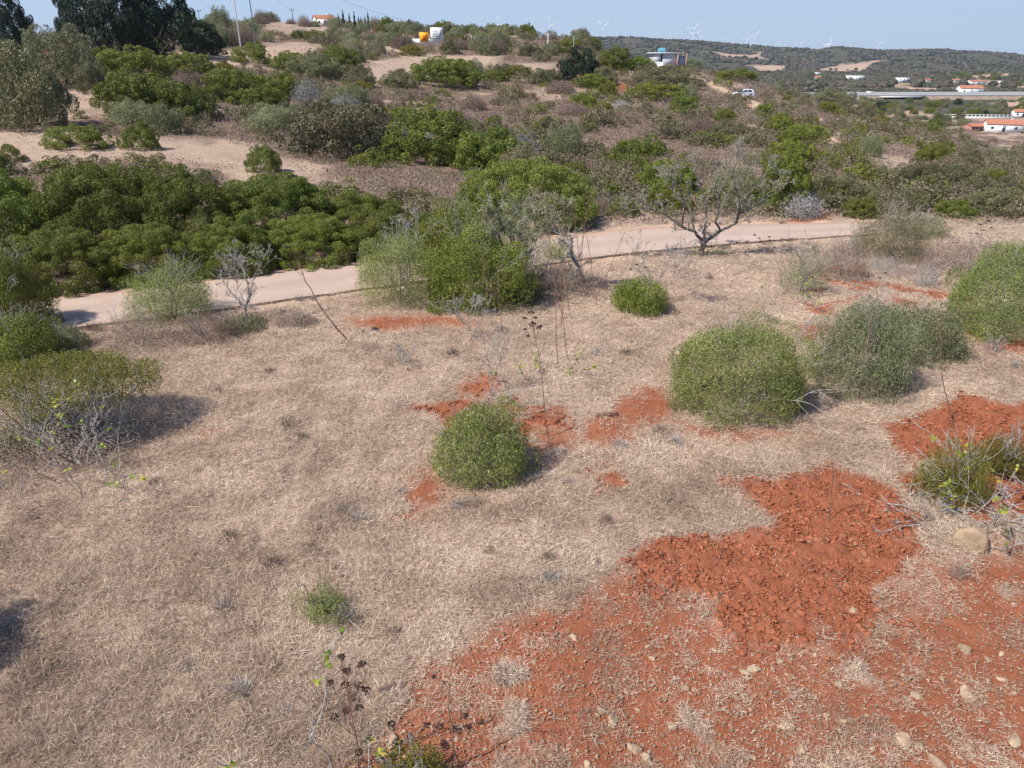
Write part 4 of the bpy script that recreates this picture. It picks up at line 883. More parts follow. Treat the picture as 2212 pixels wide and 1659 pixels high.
for i in range(46):
    q = RN if i < 26 else RF; j = 14 + int(random.random() * 130); dx, dy = q[j] + np.array([random.uniform(-.3, .3), -random.uniform(.15, .7) if i < 26 else random.uniform(.15, .6)])
    o = bpy.data.objects.new('verge_tuft', PROTO['tuft'][i % 3]); link(o); r_ = random.uniform(.15, .42); o.location = (dx, dy, float(Hh(dx, dy))); o.scale = (r_, r_, r_); o.rotation_euler.z = random.uniform(0, 6)
    a_, b_ = proj(np.array([[dx, dy, 0.]])); tag(o, 'x', 'tuft'); rel_label(o, f'{size_word(r_, .22, .33)} dry weed tuft on the {"near" if i < 26 else "far"} road edge', float(a_[0]), float(b_[0]), 'weed tufts along the road edges', [(752,700,'the leaning stalk'),(520,660,'the small leafless tree'),(365,650,'the feathery bush'),(1000,600,'the central thicket'),(1513,540,'the almond tree'),(1240,540,'the arching trunk'),(1700,510,'the right road end'),(1380,560,'the small glossy bush')])
# flat-topped bush with exposed branches at left
def flat_bush():
    b = ground(165, 1000); e = empty('flat_topped_bush', b, 'flat-topped bush at left with bare grey branches showing under its green canopy', 'bush')
    c = at(145, 805, 16.4); r = np.random.default_rng(5); S = 5200
    a = r.uniform(0, 2 * np.pi, S); q = np.sqrt(r.random(S)) * (1 + .1 * np.sin(a * 3)); xx = q * np.cos(a) * 2.15; yy = q * np.sin(a) * 1.5
    zz = .45 * (1 - q ** 2) + (fbm(xx * 1.5 + 5, yy * 1.5, 95, 2) - .5) * .3 - r.random(S) ** 1.5 * .6
    s = np.stack([xx, yy, zz], -1); m = 7
    ax = unit(np.stack([xx * .25, yy * .25, np.ones(S)], -1) + r.normal(size=(S, 3)) * .3)
    P = (s[:, None] + ax[:, None] * (np.linspace(-1, 0, m)[None, :, None] * .2) + r.normal(size=(S, m, 3)) * .025).reshape(-1, 3)
    N = unit(r.normal(size=P.shape) + [0, 0, .7]); T = unit(np.repeat(ax, m, 0) + r.normal(size=P.shape) * .7)
    v = np.clip(np.repeat(r.uniform(0, .4, S), m) + r.uniform(0, .6, len(P)), 0, 1)
    off = c - b
    V, F, A = leaves(P + off, N, T, .05 * r.uniform(.6, 1.3, len(P)), .022, v); mesh('canopy', V, F, M['yellow'], e, A)
    seg = []
    for k in range(34):
        t = r.uniform(-1.9, 1.9); ty = r.uniform(-1.1, 1.1); tgt = np.array([off[0] + t, off[1] + ty, off[2] - .1]); st = np.array([r.uniform(-.5, .7), r.uniform(-.4, .4), -.1])
        seg.append((np.array([0, 0, -.12]), st, .03, .03)); d = tgt - st; L_ = np.linalg.norm(d)
        p = st.copy(); nseg = 9
        for j in range(nseg):
            f = (j + 1) / nseg; q2 = st + d * f + np.array([d[0] * .12 * math.sin(f * 3.1), 0, -.18 * math.sin(f * 3.1)]) + r.normal(size=3) * .045
            seg.append((p.copy(), q2.copy(), .034 * (1 - .72 * j / nseg), .034 * (1 - .72 * (j + 1) / nseg)))
            if j > 2: grow(seg, q2, unit(d) + r.normal(size=3) * .6, .6 * (1 - f * .4), .011, 1, r, .25, .1, 2, .14, .6, .9, .003)
            p = q2
    V, F, A = tubes(seg, 5); mesh('branches', V, F, M['bark_grey'], e, A)
    # dry leaf litter and dead twigs at its foot
    V, F, A = crown_shoots(1300, 6, .3, .06, 77, asp=.14, up=1, inner=.5); mesh('dead_twigs', V * [2.1, 1.2, 1.0] + [-.5, .1, 0], F, M['dry'], e, A)
    V, F, A = crown_shoots(2400, 6, .4, .07, 79, asp=.10, up=1, inner=.6); mesh('bare_twigs', V * [2.1, 1.4, 1.55] + [off[0] * .7, off[1] * .8, 0], F, M['grey'], e, A)
    V, F, A = crown_shoots(700, 6, .3, .06, 78, asp=.4, up=.6, inner=.5); mesh('lower_leaves', V * [1.1, .8, 1.1] + [-1.7, .4, 0], F, M['maquis'], e, A)
flat_bush()

# fig shoots: pale stems with a few large yellow-green leaves
def fig(px, py, hpx, label, n=4, seed=0, lean=.4, leafn=4, spread=.5, leaf=.11, name='fig_sapling'):
    g = ground(px, py); r = np.random.default_rng(seed); h = hpx * np.linalg.norm(g - [0, 0, CAM_H]) / FPX * 1.15
    e = empty(name, g, label, 'sapling'); seg = []; tips = []
    for i in range(n):
        d = np.array([r.normal() * lean, r.normal() * lean, 1.]); st = np.array([r.normal() * spread * .5, r.normal() * spread * .4, -.05]); seg.append((np.array([0, 0, -.06]), st, .012, .012))
        tips.append(grow(seg, st, d, h * r.uniform(.6, 1), .013, 1, r, .16, .05, 3, .12, .45, 1., .005))
    V, F, A = tubes(seg, 5); mesh('stems', V, F, M['bark_grey'], e, A)
    pts = [s[1] for s in seg if s[3] <= .0075] + tips; random.Random(seed).shuffle(pts); pts = np.array(pts[:max(6, n * leafn)])
    k = 4; P = np.repeat(pts, k, 0); d = unit(r.normal(size=P.shape) + [0, 0, .5]); P = P + d * leaf * .5
    N = unit(r.normal(size=P.shape) * .6 + [0, -.3, 1]); V, F, A = leaves(P, N, d, leaf * r.uniform(.6, 1.2, len(P)), leaf * .6, r.random(len(P))); mesh('leaves', V, F, M['fig'], e, A)
    return e
fig(60, 1040, 150, 'fig shoots with yellow leaves at the left frame edge below the flat-topped bush', 7, 1, .5, 3, 1.2)
fig(240, 1030, 120, 'fig shoots with a few yellow-green leaves at the right foot of the flat-topped bush', 6, 2, .5, 3, .9)
fig(310, 960, 130, 'thin crooked branches reaching right out of the flat-topped bush', 3, 9, .6, 1, .4)
fig(635, 1675, 165, 'pale fig sapling with yellow-green leaves at the bottom left of centre', 4, 3, .3, 2, .8)
fig(800, 1680, 90, 'small forked fig twig at the bottom edge beside the yellow-green plant', 3, 4, .5, 1, .4)
fig(2075, 1115, 110, 'fig shoots with large yellow-green leaves above the largest boulder', 6, 5, .5, 4, 1.1)
fig(2190, 1120, 130, 'fig shoots with grey stems at the right frame edge', 6, 6, .5, 2, .9)
fig(1180, 795, 34, 'low green fig sprouts at the foot of the reddish stalks in the upper field', 9, 7, 1.0, 4, 1.5, .10)
fig(1720, 655, 50, 'yellow fig leaves at the foot of the slender sapling', 6, 8, .9, 4, 1.2, .10)
# dead branches lying by the boulder
def dead_pile(px, py, w_, n, label, seed, L_=1.2, up=-.03, h=.1, name='dead_branches', mat='bark_grey'):
    g = ground(px, py); r = np.random.default_rng(seed); e = empty(name, g, label, 'branches'); seg = []
    for i in range(n):
        a = r.uniform(0, 6.28); grow(seg, [r.normal() * w_ * .4, r.normal() * w_ * .25, r.uniform(.02, h)], [math.cos(a), math.sin(a), .1], L_ * r.uniform(.5, 1), .016, 2, r, .2, up, 3, .15, .55, .8, .005)
    seg = [(np.array([a[0], a[1], max(a[2], .02)]), np.array([b[0], b[1], max(b[2], .02)]), c, d) for a, b, c, d in seg]
    V, F, A = tubes(seg, 5); mesh('twigs', V, F, M[mat], e, A)
dead_pile(2080, 1115, 1.6, 22, 'tangle of dead grey branches lying around the largest boulder', 11)
dead_pile(2200, 1130, 1.0, 12, 'dead grey branches lying at the right frame edge', 12)
dead_pile(1130, 900, .8, 2, 'single long dead twig lying on the grass below the upper red patch', 13, 1.6)

# ------------------------------------------------------------------ stalks with seed heads
def stalk(b, t, label, heads=(), r0=.014, seed=0, mat='bark_red', group=None, twigs=0, back=0.):
    g = ground(*b); tp = at(t[0], t[1], g[1] + back); d = tp - g; r = np.random.default_rng(seed + 900)
    e = empty('dry_stalk', g, label, 'stalk', group); seg = []; p = np.zeros(3); n = 12; pts = [p]
    bow = r.normal(size=3) * .04 * np.linalg.norm(d)
    for i in range(n):
        f = (i + 1) / n; q = d * f + bow * math.sin(f * 3.14) + r.normal(size=3) * .012; seg.append((p, q, r0 * (1 - .6 * i / n), r0 * (1 - .6 * (i + 1) / n))); p = q; pts.append(q)
    hd = []
    for (hx, hy, s) in heads:
        hp = at(hx, hy, g[1] + back + r.normal() * .12) - g
        j = int(np.clip((hp[2] - .25) / max(d[2], .1) * n, 3, n)); a = pts[j]; mid = (a + hp) / 2 + [0, 0, -.04]
        seg += [(a, mid, .006, .005), (mid, hp, .005, .005)]; hd.append((hp, s))
    for i in range(twigs):
        j = int(r.integers(6, n + 1)); grow(seg, pts[j], d / np.linalg.norm(d) + r.normal(size=3) * .7, .3, .006, 1, r, .25, .1, 2, .1, .6, .9, .004)
    V, F, A = tubes(seg, 6); mesh('stem', V, F, M[mat], e, A)
    for hp, s in hd:
        # umbel: a cap of little lumps
        k = 26; a = r.uniform(0, 6.28, k); q = np.sqrt(r.random(k)); c = hp + np.stack([np.cos(a) * q * s, np.sin(a) * q * s, .45 * s * (1 - q ** 2) + r.normal(size=k) * .1 * s], -1)
        V0, F0 = ico(0); V = c[:, None] + V0[None] * (s * .24) * r.uniform(.7, 1.3, (k, 12, 1)); F = F0[None] + (np.arange(k) * 12)[:, None, None]
        mesh('seed_head', V.reshape(-1, 3), F.reshape(-1, 3), M['seed'], e)
stalk((752,738),(640,560),'long leaning brown stalk with drooping seed heads crossing the road view',[(620,535,.10),(635,548,.09),(650,558,.09),(628,572,.09),(655,572,.08),(640,583,.08)],.028,1)
stalk((1182,945),(1150,690),'tall thin stalk with dark round seed heads in the middle of the field',[(1148,676,.07),(1133,688,.06),(1157,687,.06),(1150,700,.08),(1163,709,.06),(1134,712,.05),(1139,726,.05),(1168,705,.05)],.016,2,twigs=2)
stalk((776,1665),(740,1440),'brown stalk with many black seed heads at the bottom left of centre',[(737,1420,.055),(782,1435,.055),(748,1450,.055),(712,1475,.055),(745,1480,.055),(775,1482,.055),(792,1492,.055),(775,1530,.055),(748,1535,.055),(722,1550,.055),(845,1565,.055),(775,1625,.055)],.012,3,twigs=2)
stalk((992,1660),(978,1400),'long bare pinkish stalk rising at the bottom centre',[],.014,4,twigs=3)
for i, (b, t) in enumerate([((1290,660),(1260,475)),((1262,640),(1233,440)),((1232,690),(1218,410)),((1218,690),(1200,430)),((1245,600),(1275,410)),((1255,615),(1270,450)),((1285,650),(1350,500)),((1213,705),(1207,560)),((1088,720),(1080,560)),((1062,700),(1040,545)),((1228,780),(1222,600)),((1206,790),(1200,600)),((1105,655),(1105,530))]):
    stalk(b, t, ['reddish stalk right of the fallen trunk, tallest of the cluster','slim reddish stalk in front of the big round shrub','thick reddish stalk pair, right one, beside the fallen trunk','thick reddish stalk pair, left one, beside the fallen trunk','pale thick stalk leaning right in front of the big round shrub','thin stalk beside the pale leaning stalk','stalk leaning strongly right over the road edge','short reddish stalk in front of the fallen trunk','stalk rising from the dull green bush of the thicket','stalk left of the dead olive in the thicket','reddish stalk rising above the low fig sprouts, right one','reddish stalk rising above the low fig sprouts, left one','thin stalk in front of the dead olive'][i], [], .016, 20 + i, twigs=4, group='reddish stalks in front of the big round shrub')
stalk((1480,715),(1432,590),'thin stalk with brown heads leaning over the small glossy bush',[(1375,572,.05),(1362,582,.05),(1395,578,.05)],.010,5,twigs=2)
stalk((1690,620),(1655,520),'thin stalk with small round heads against the road right of the almond tree',[(1630,508,.06),(1640,515,.05),(1662,512,.06),(1668,520,.05),(1650,528,.05),(1645,540,.05),(1672,535,.05)],.010,6,twigs=2)
stalk((1855,860),(1880,680),'pale tan stalk leaning in front of the tall ragged olive bush',[],.022,7,twigs=3)
stalk((1895,735),(1890,600),'stalk with dark heads on the red soil right of the slender sapling',[(1875,598,.05),(1900,600,.06),(1918,612,.05),(1912,590,.05),(1880,640,.05)],.010,8)
stalk((2062,920),(2035,650),'tall thin reddish stalk in front of the low spreading olive bush',[],.016,9,twigs=3)
stalk((1770,730),(1765,620),'stalk with many small dark heads beside the slender sapling',[(1755,600,.05),(1775,612,.05),(1785,625,.05),(1762,630,.05),(1790,605,.05)],.010,10)
stalk((1790,1130),(1800,1000),'short dark stalk standing on the turned earth',[],.010,12,mat='bark_dark')
stalk((2120,540),(2130,470),'stalk with brown heads among the half-dry bushes at right',[(2118,485,.09),(2135,478,.09),(2142,492,.08),(2125,498,.08),(2110,505,.08)],.012,13)
stalk((340,600),(322,545),'slim stalk with brown heads against the dark hedge at left',[(315,540,.09),(330,545,.09),(318,555,.08),(338,560,.08)],.018,14)
stalk((170,1010),(0,880),'long brown bare stem slanting across the flat-topped bush',[],.022,15,back=-.6)
stalk((1940,640),(1935,560),'stalk with brown heads in front of the wide spiny cushion',[(1922,545,.06),(1940,540,.06),(1930,552,.06),(1945,556,.06)],.010,16)

# ------------------------------------------------------------------ bare trees
def bare_tree(b, limbs, label, name, r0, seed, sub=(3, 1.5), mat='bark_grey', twig=.007, leafn=0):
    g = ground(*b); r = np.random.default_rng(seed); e = empty(name, g, label, 'tree'); tr = []; br = []
    for pts, ra, rb in limbs:
        W = [at(p[0], p[1], g[1] + p[2]) - g for p in pts]; W[0][2] = max(W[0][2], 0) if len(pts) else 0
        n = 6; P = []
        for i in range(len(W) - 1):
            for k in range(n): P.append(W[i] * (1 - k / n) + W[i + 1] * k / n + (r.normal(size=3) * .02 if (i or k) else 0))
        P.append(W[-1]); m = len(P) - 1
        for i in range(m):
            a0 = ra + (rb - ra) * i / m; a1 = ra + (rb - ra) * (i + 1) / m; tr.append((P[i], P[i + 1], a0, a1))
            if i > n * .6 and len(pts) > 1 and r.random() < .55:
                d = P[i + 1] - P[i]; grow(br, P[i + 1], unit(d) * .6 + rdir(1, r)[0] * .8 + [0, 0, .5], sub[1] * r.uniform(.5, 1), max(a1 * .45, .012), sub[0], r, .2, .10, 3.2, .22, .62, .85, twig)
        d = unit(P[-1] - P[-2])
        for _ in range(3): grow(br, P[-1], d + rdir(1, r)[0] * .7 + [0, 0, .3], sub[1] * r.uniform(.7, 1.1), rb * .7, sub[0], r, .2, .08, 3.2, .22, .62, .85, twig)
    V, F, A = tubes(tr, 8); mesh('trunk', V, F, M['bark_dark' if mat == 'bark_grey' and r0 > .1 else mat], e, A, smooth=True)
    V, F, A = tubes(br, 4); mesh('branches', V, F, M[mat], e, A)
    if leafn:
        ii = r.integers(0, len(br), leafn); P = np.array([br[i][1] for i in ii]) + r.normal(size=(leafn, 3)) * .05
        V, F, A = leaves(P, rdir(leafn, r), rdir(leafn, r), .07, .03, r.random(leafn)); mesh('leaves', V, F, M['olive'], e, A)
    print(name, len(br)); return e
bare_tree((1513,553), [([(1513,553,0),(1520,522,0)],.15,.12), ([(1520,525,0),(1500,500,0),(1472,490,-.2),(1435,462,-.3)],.085,.035), ([(1435,462,-.3),(1400,450,-.5),(1375,452,-.6)],.04,.015),
   ([(1522,524,0),(1555,500,.1),(1590,482,.2),(1597,462,.2)],.09,.045), ([(1597,462,.2),(1615,420,.5),(1650,380,.8)],.04,.016), ([(1556,500,0),(1545,478,-.5),(1555,440,-.8),(1545,390,-.8)],.06,.02),
   ([(1518,505,0),(1526,470,.6),(1520,420,1.0),(1500,370,1.0)],.05,.02), ([(1472,490,-.2),(1480,440,-.8),(1460,390,-1.)],.045,.02), ([(1590,482,.2),(1600,440,-.6),(1580,380,-.8),(1590,350,-.8)],.05,.02),
   ([(1500,500,0),(1490,450,.8),(1440,400,1.2)],.04,.02), ([(1597,462,.2),(1640,440,0),(1680,400,0)],.045,.02), ([(1545,478,0),(1570,420,1.2),(1610,370,1.4)],.04,.02)],
   'wide leafless almond tree with forked trunk standing on the near verge of the road', 'almond_tree', .17, 3, (4, .50), twig=.0075, leafn=7000)
bare_tree((535,700), [([(535,700,0),(528,665,0),(540,640,0),(545,610,0)],.05,.03), ([(528,665,0),(505,640,0),(490,620,.2)],.03,.015), ([(540,640,0),(530,600,-.3),(520,565,-.3)],.03,.012), ([(545,610,0),(560,585,0)],.02,.01), ([(530,660,0),(515,620,.4),(505,590,.4)],.02,.01)],
   'small leafless pale grey tree on the near verge at left', 'bare_tree', .05, 4, (3, .55), twig=.005)
bare_tree((1075,640), [([(1075,640,0),(1100,600,0),(1110,560,0),(1105,520,0)],.07,.04), ([(1100,600,0),(1140,550,0),(1170,500,0)],.05,.02), ([(1110,560,0),(1080,520,-.3),(1065,490,-.3)],.04,.02), ([(1105,520,0),(1120,480,.3),(1150,460,.3)],.03,.015), ([(1140,550,0),(1180,520,.3),(1205,470,.5)],.03,.015)],
   'half-dead grey olive tree rising from the central thicket', 'dead_olive_tree', .07, 5, (3, .5), leafn=9000)
bare_tree((1262,612), [([(1262,612,0),(1248,575,0),(1232,540,0)],.10,.07), ([(1232,540,0),(1237,522,0),(1226,508,0),(1200,503,-.1)],.055,.03), ([(1233,542,0),(1215,562,-.4),(1205,592,-.6)],.05,.02)],
   'broken grey trunk arching over to the left at the right end of the central thicket', 'broken_trunk', .09, 6, (2, .5), leafn=300)
bare_tree((1425,655), [([(1425,655,0),(1415,620,0),(1430,590,0)],.04,.02), ([(1415,620,0),(1395,600,0),(1380,580,0)],.025,.012), ([(1420,630,0),(1450,610,0),(1460,580,0)],.025,.012)],
   'dead silvery branches standing behind the small round glossy bush', 'dead_shrub', .04, 7, (3, .75), twig=.006)
bare_tree((1020,735), [([(1020,735,0),(1015,710,0),(1010,690,0)],.02,.012), ([(1018,725,0),(1035,700,0)],.015,.01), ([(1015,715,0),(995,690,0)],.015,.01)],
   'dead grey twiggy bush in front of the central thicket', 'dead_shrub', .02, 8, (3, .55), twig=.005)
bare_tree((890,640), [([(890,600,.4),(875,540,.4),(900,510,.4)],.03,.015), ([(875,560,.4),(860,525,.4)],.02,.01)],
   'dead branches sticking out of the top of the left thicket bush', 'dead_branches', .03, 9, (2, .8), twig=.006)
bare_tree((1065,850), [([(1060,850,0),(1062,800,0),(1050,770,0)],.02,.012), ([(1062,815,0),(1080,780,0)],.015,.01)], 'small bare sapling above the small olive bush', 'bare_sapling', .02, 10, (2, .5), twig=.004)
bare_tree((880,800), [([(880,800,0),(870,770,0),(860,745,0)],.02,.01), ([(872,780,0),(890,760,0)],.015,.01)], 'small bare sapling in the upper middle of the field', 'bare_sapling', .02, 13, (1, .3), twig=.004)
dead_pile(1195, 640, 1.8, 20, 'heap of dark dead branches under the broken trunk', 14, 1.1, .02, .8, mat='bark_dark', name='branch_heap')
# tree outside the frame at left whose shadow falls in the lower left corner
def off_tree():
    e = empty('olive_tree', (-10.3, 7.9, 0), 'olive tree standing just outside the left edge of the picture', 'tree')
    c = bpy.data.objects.new('crown', PROTO['olive'][0]); link(c, e); c.location = (-.5, 0, 1.3); c.scale = (1.25, 1.2, 1.9)
    seg = []; grow(seg, [0, 0, -.2], [0, 0, 1], 2, .12, 1, np.random.default_rng(3), .1, .1); V, F, A = tubes(seg, 6); mesh('trunk', V, F, M['bark_dark'], e, A)
off_tree()

# ------------------------------------------------------------------ boxes etc. for man-made things
def bx(name, mat, parent, c, s, rz=0, loc=None):
    x, y, z = np.array(s) / 2.
    V = np.array([(-x,-y,-z),(x,-y,-z),(x,y,-z),(-x,y,-z),(-x,-y,z),(x,-y,z),(x,y,z),(-x,y,z)], float)
    if rz: V = V @ np.array([[math.cos(rz), math.sin(rz), 0], [-math.sin(rz), math.cos(rz), 0], [0, 0, 1]])
    return mesh(name, V + np.array(c), [(0,3,2,1),(4,5,6,7),(0,1,5,4),(1,2,6,5),(2,3,7,6),(3,0,4,7)], M[mat], parent)
def poly_extrude(name, mat, parent, prof, y0, y1, axis='y'):
    n = len(prof); me = bpy.data.meshes.new(name)
    A = [(p[0], y0, p[1]) for p in prof] + [(p[0], y1, p[1]) for p in prof]
    F = [tuple(range(n)), tuple(range(2 * n - 1, n - 1, -1))] + [(i, (i + 1) % n + 0, (i + 1) % n + n, i + n) for i in range(n)]
    F = [F[0], F[1]] + [tuple(reversed(f)) for f in F[2:]]
    me.from_pydata(A, [], F); me.validate(); me.materials.append(M[mat]); o = bpy.data.objects.new(name, me); return link(o, parent)
def gable(parent, w_, d_, h, rh, mat='tile', over=.3, name='roof', x0=0, z0=0):
    x = w_ / 2 + over; y = d_ / 2 + over; t = .15
    V = np.array([(-x,-y,h-.1),(x,-y,h-.1),(x,0,h+rh),(-x,0,h+rh),(x,y,h-.1),(-x,y,h-.1),(-x,-y,h-.1-t),(x,-y,h-.1-t),(x,y,h-.1-t),(-x,y,h-.1-t),(x,0,h+rh-t),(-x,0,h+rh-t)], float) + [x0, 0, z0]
    me = bpy.data.meshes.new(name); me.from_pydata(V.tolist(), [], [(0,1,2,3),(3,2,4,5),(0,6,7,1),(5,4,8,9),(1,7,10,2),(2,10,8,4),(0,3,11,6),(3,5,9,11),(6,11,10,7),(11,9,8,10)])
    me.materials.append(M[mat]); o = bpy.data.objects.new(name, me); return link(o, parent)
HS = []
def house(px, py, wpx, hpx, label, roof='gable', rz=0., mat='white', dpx=None, name='house', wins=3, tile='tile', Y=None):
    g = ground(px, py) if Y is None else np.array([*at(px, py, Y)[:2], float(Hh(*at(px, py, Y)[:2]))]); sl_ = np.linalg.norm(g - [0, 0, CAM_H])
    w_ = wpx * sl_ / FPX; h = hpx * sl_ / FPX; d_ = (dpx or wpx * .6) * sl_ / FPX
    e = empty(name, g, label, 'house', rz=rz)
    wh = h * (.68 if roof == 'gable' else 1)
    bx('wall', mat, e, (0, d_ / 2, wh / 2 - .3), (w_, d_, wh + .6))
    if roof == 'gable':
        o = gable(e, w_, d_, wh, h - wh, tile); o.location = (0, d_ / 2, 0)
        for s in (-1, 1):
            me = bpy.data.meshes.new('gable_wall'); me.from_pydata([(s * (w_ / 2 - .02), .05, wh), (s * (w_ / 2 - .02), d_ - .05, wh), (s * (w_ / 2 - .02), d_ / 2, h - .15)], [], [(0, 1, 2)]); me.materials.append(M[mat]); link(bpy.data.objects.new('gable_wall', me), e)
    else: bx('roof', tile if roof == 'tileflat' else mat, e, (0, d_ / 2, wh + .1), (w_ + .3, d_ + .3, .25))
    for i in range(wins):
        xx = (i + .5) / wins * w_ - w_ / 2
        f = bx('window' if i != wins // 2 else 'door', 'glass', e, (xx, -.03, wh * (.55 if i != wins // 2 else .42)), (min(1.2, w_ * .12), .08, wh * (.3 if i != wins // 2 else .7)))
    HS.append((g[0], g[1], w_))
    bx('chimney', mat, e, (w_ * .25, d_ * .6, h + .1), (.6, .6, .9))
    return e
house(2165, 291, 52, 20, 'white house with red tile roof nearest in the valley at the right edge', rz=-.35, Y=345)
house(2120, 274, 38, 12, 'low open barn with red tile roof left of the nearest white house', mat='pinkwall', wins=5, rz=.2, Y=352)
house(2208, 256, 26, 12, 'small white house with red roof cut by the right edge in the valley', Y=440, rz=-.2)
house(2100, 196, 36, 14, 'large white farmhouse just above the motorway', Y=680, rz=-.15)
house(1953, 172, 20, 7, 'white house on the valley side above the motorway bridge', roof='flat', Y=950)
house(1838, 165, 12, 6, 'white house, left of the pair on the valley floor', roof='flat', Y=1050)
house(1858, 166, 18, 6, 'white house, right of the pair on the valley floor', roof='flat', Y=1040)
house(1768, 150, 10, 4, 'tiny white house at the foot of the pale field', roof='flat', Y=1250)
house(1768, 164, 12, 4, 'tiny white house left of the pair on the valley floor', Y=1080)
house(1762, 168, 9, 4, 'tiny orange-roofed house on the valley floor', Y=1060)
house(2066, 174, 14, 5, 'white villa right of the house above the motorway bridge', Y=950)
house(2005, 171, 12, 4, 'tiny pale villa between the two white villas above the motorway', Y=980)
house(2115, 177, 26, 6, 'long pale house with orange roof above the large farmhouse', Y=900)
house(2160, 177, 10, 4, 'tiny white house at the far right above the motorway', roof='flat', Y=900)
house(1940, 142, 12, 4, 'tiny white house high on the far hillside', roof='flat', Y=1700)
# houses on the near ridge
house(703, 56, 34, 19, 'old white house with rusty red roof on the skyline at left', rz=.5, Y=272)
house(818, 52, 18, 12, 'small blue-white cabin between the cypresses on the skyline', roof='flat', mat='white', Y=275)
house(762, 60, 14, 9, 'tiny white ruin hidden behind the bushes beside the old white house', roof='flat', Y=275)
house(98, 50, 74, 46, 'brown-roofed house half hidden by dark trees in the top left corner', mat='pinkwall', rz=-.5, Y=110, wins=2)

# ruined shed with blue tank
def shed():
    g = ground(1440, 146); s = np.linalg.norm(g - [0, 0, CAM_H]) / FPX; W = 68 * s; H_ = 24 * s; D = 3.2
    e = empty('ruined_shed', g, 'ruined white box shed with a dark gap, rusty end frame and blue-grey panel', 'shed', rz=.12)
    bx('wall', 'concrete', e, (-W * .36, 0, H_ / 2 + .1), (W * .22, D, H_)); bx('wall', 'concrete', e, (W * .02, .15, H_ / 2 + .1), (W * .42, D, H_ * .98))
    bx('opening_shade', 'black', e, (-W * .22, .3, H_ / 2), (W * .07, D - .8, H_ * .9))  # solid black block stands in for the shadow inside the gap
    bx('roof', 'white', e, (-W * .12, 0, H_ + .2), (W * .86, D + .5, .18)); bx('blue_panel', 'bluegrey', e, (W * .36, .3, H_ / 2 - .1), (W * .24, D, H_ * .86))
    for xx in (.235, .485): bx('frame_post', 'rust', e, (W * xx, -D / 2 - .1 + .05, H_ / 2 - .2), (.22, .5, H_ + .6))
    bx('frame_beam', 'rust', e, (W * .36, -D / 2 - .04, H_ + .02), (W * .235, .34, .24))
    t = empty('water_tank', g + [-W * .17, .3, H_ + .3], 'blue plastic water tank lying on the roof of the ruined shed', 'tank')
    seg = [(np.array([-.95, 0, .5]), np.array([-.75, 0, .5]), .3, .52), (np.array([-.75, 0, .5]), np.array([.75, 0, .5]), .52, .52), (np.array([.75, 0, .5]), np.array([.95, 0, .5]), .52, .3)]
    V, F, A = tubes(seg, 14); mesh('tank_body', V, F, M['tank'], t, A, smooth=True); bx('cradle', 'dark_grey', t, (0, 0, .05), (1.2, .6, .2))
    b = empty('orange_tarp', ground(1422, 152) + [0, -1, 0], 'orange heap of rubbish below the ruined shed', 'rubbish'); V, F, A = rocks(np.zeros(1), np.zeros(1), np.array([.4]), 3, 2); V[:, 2] -= V[:, 2].min(); mesh('sheet', V, F, M['orange'], b, A)
shed()

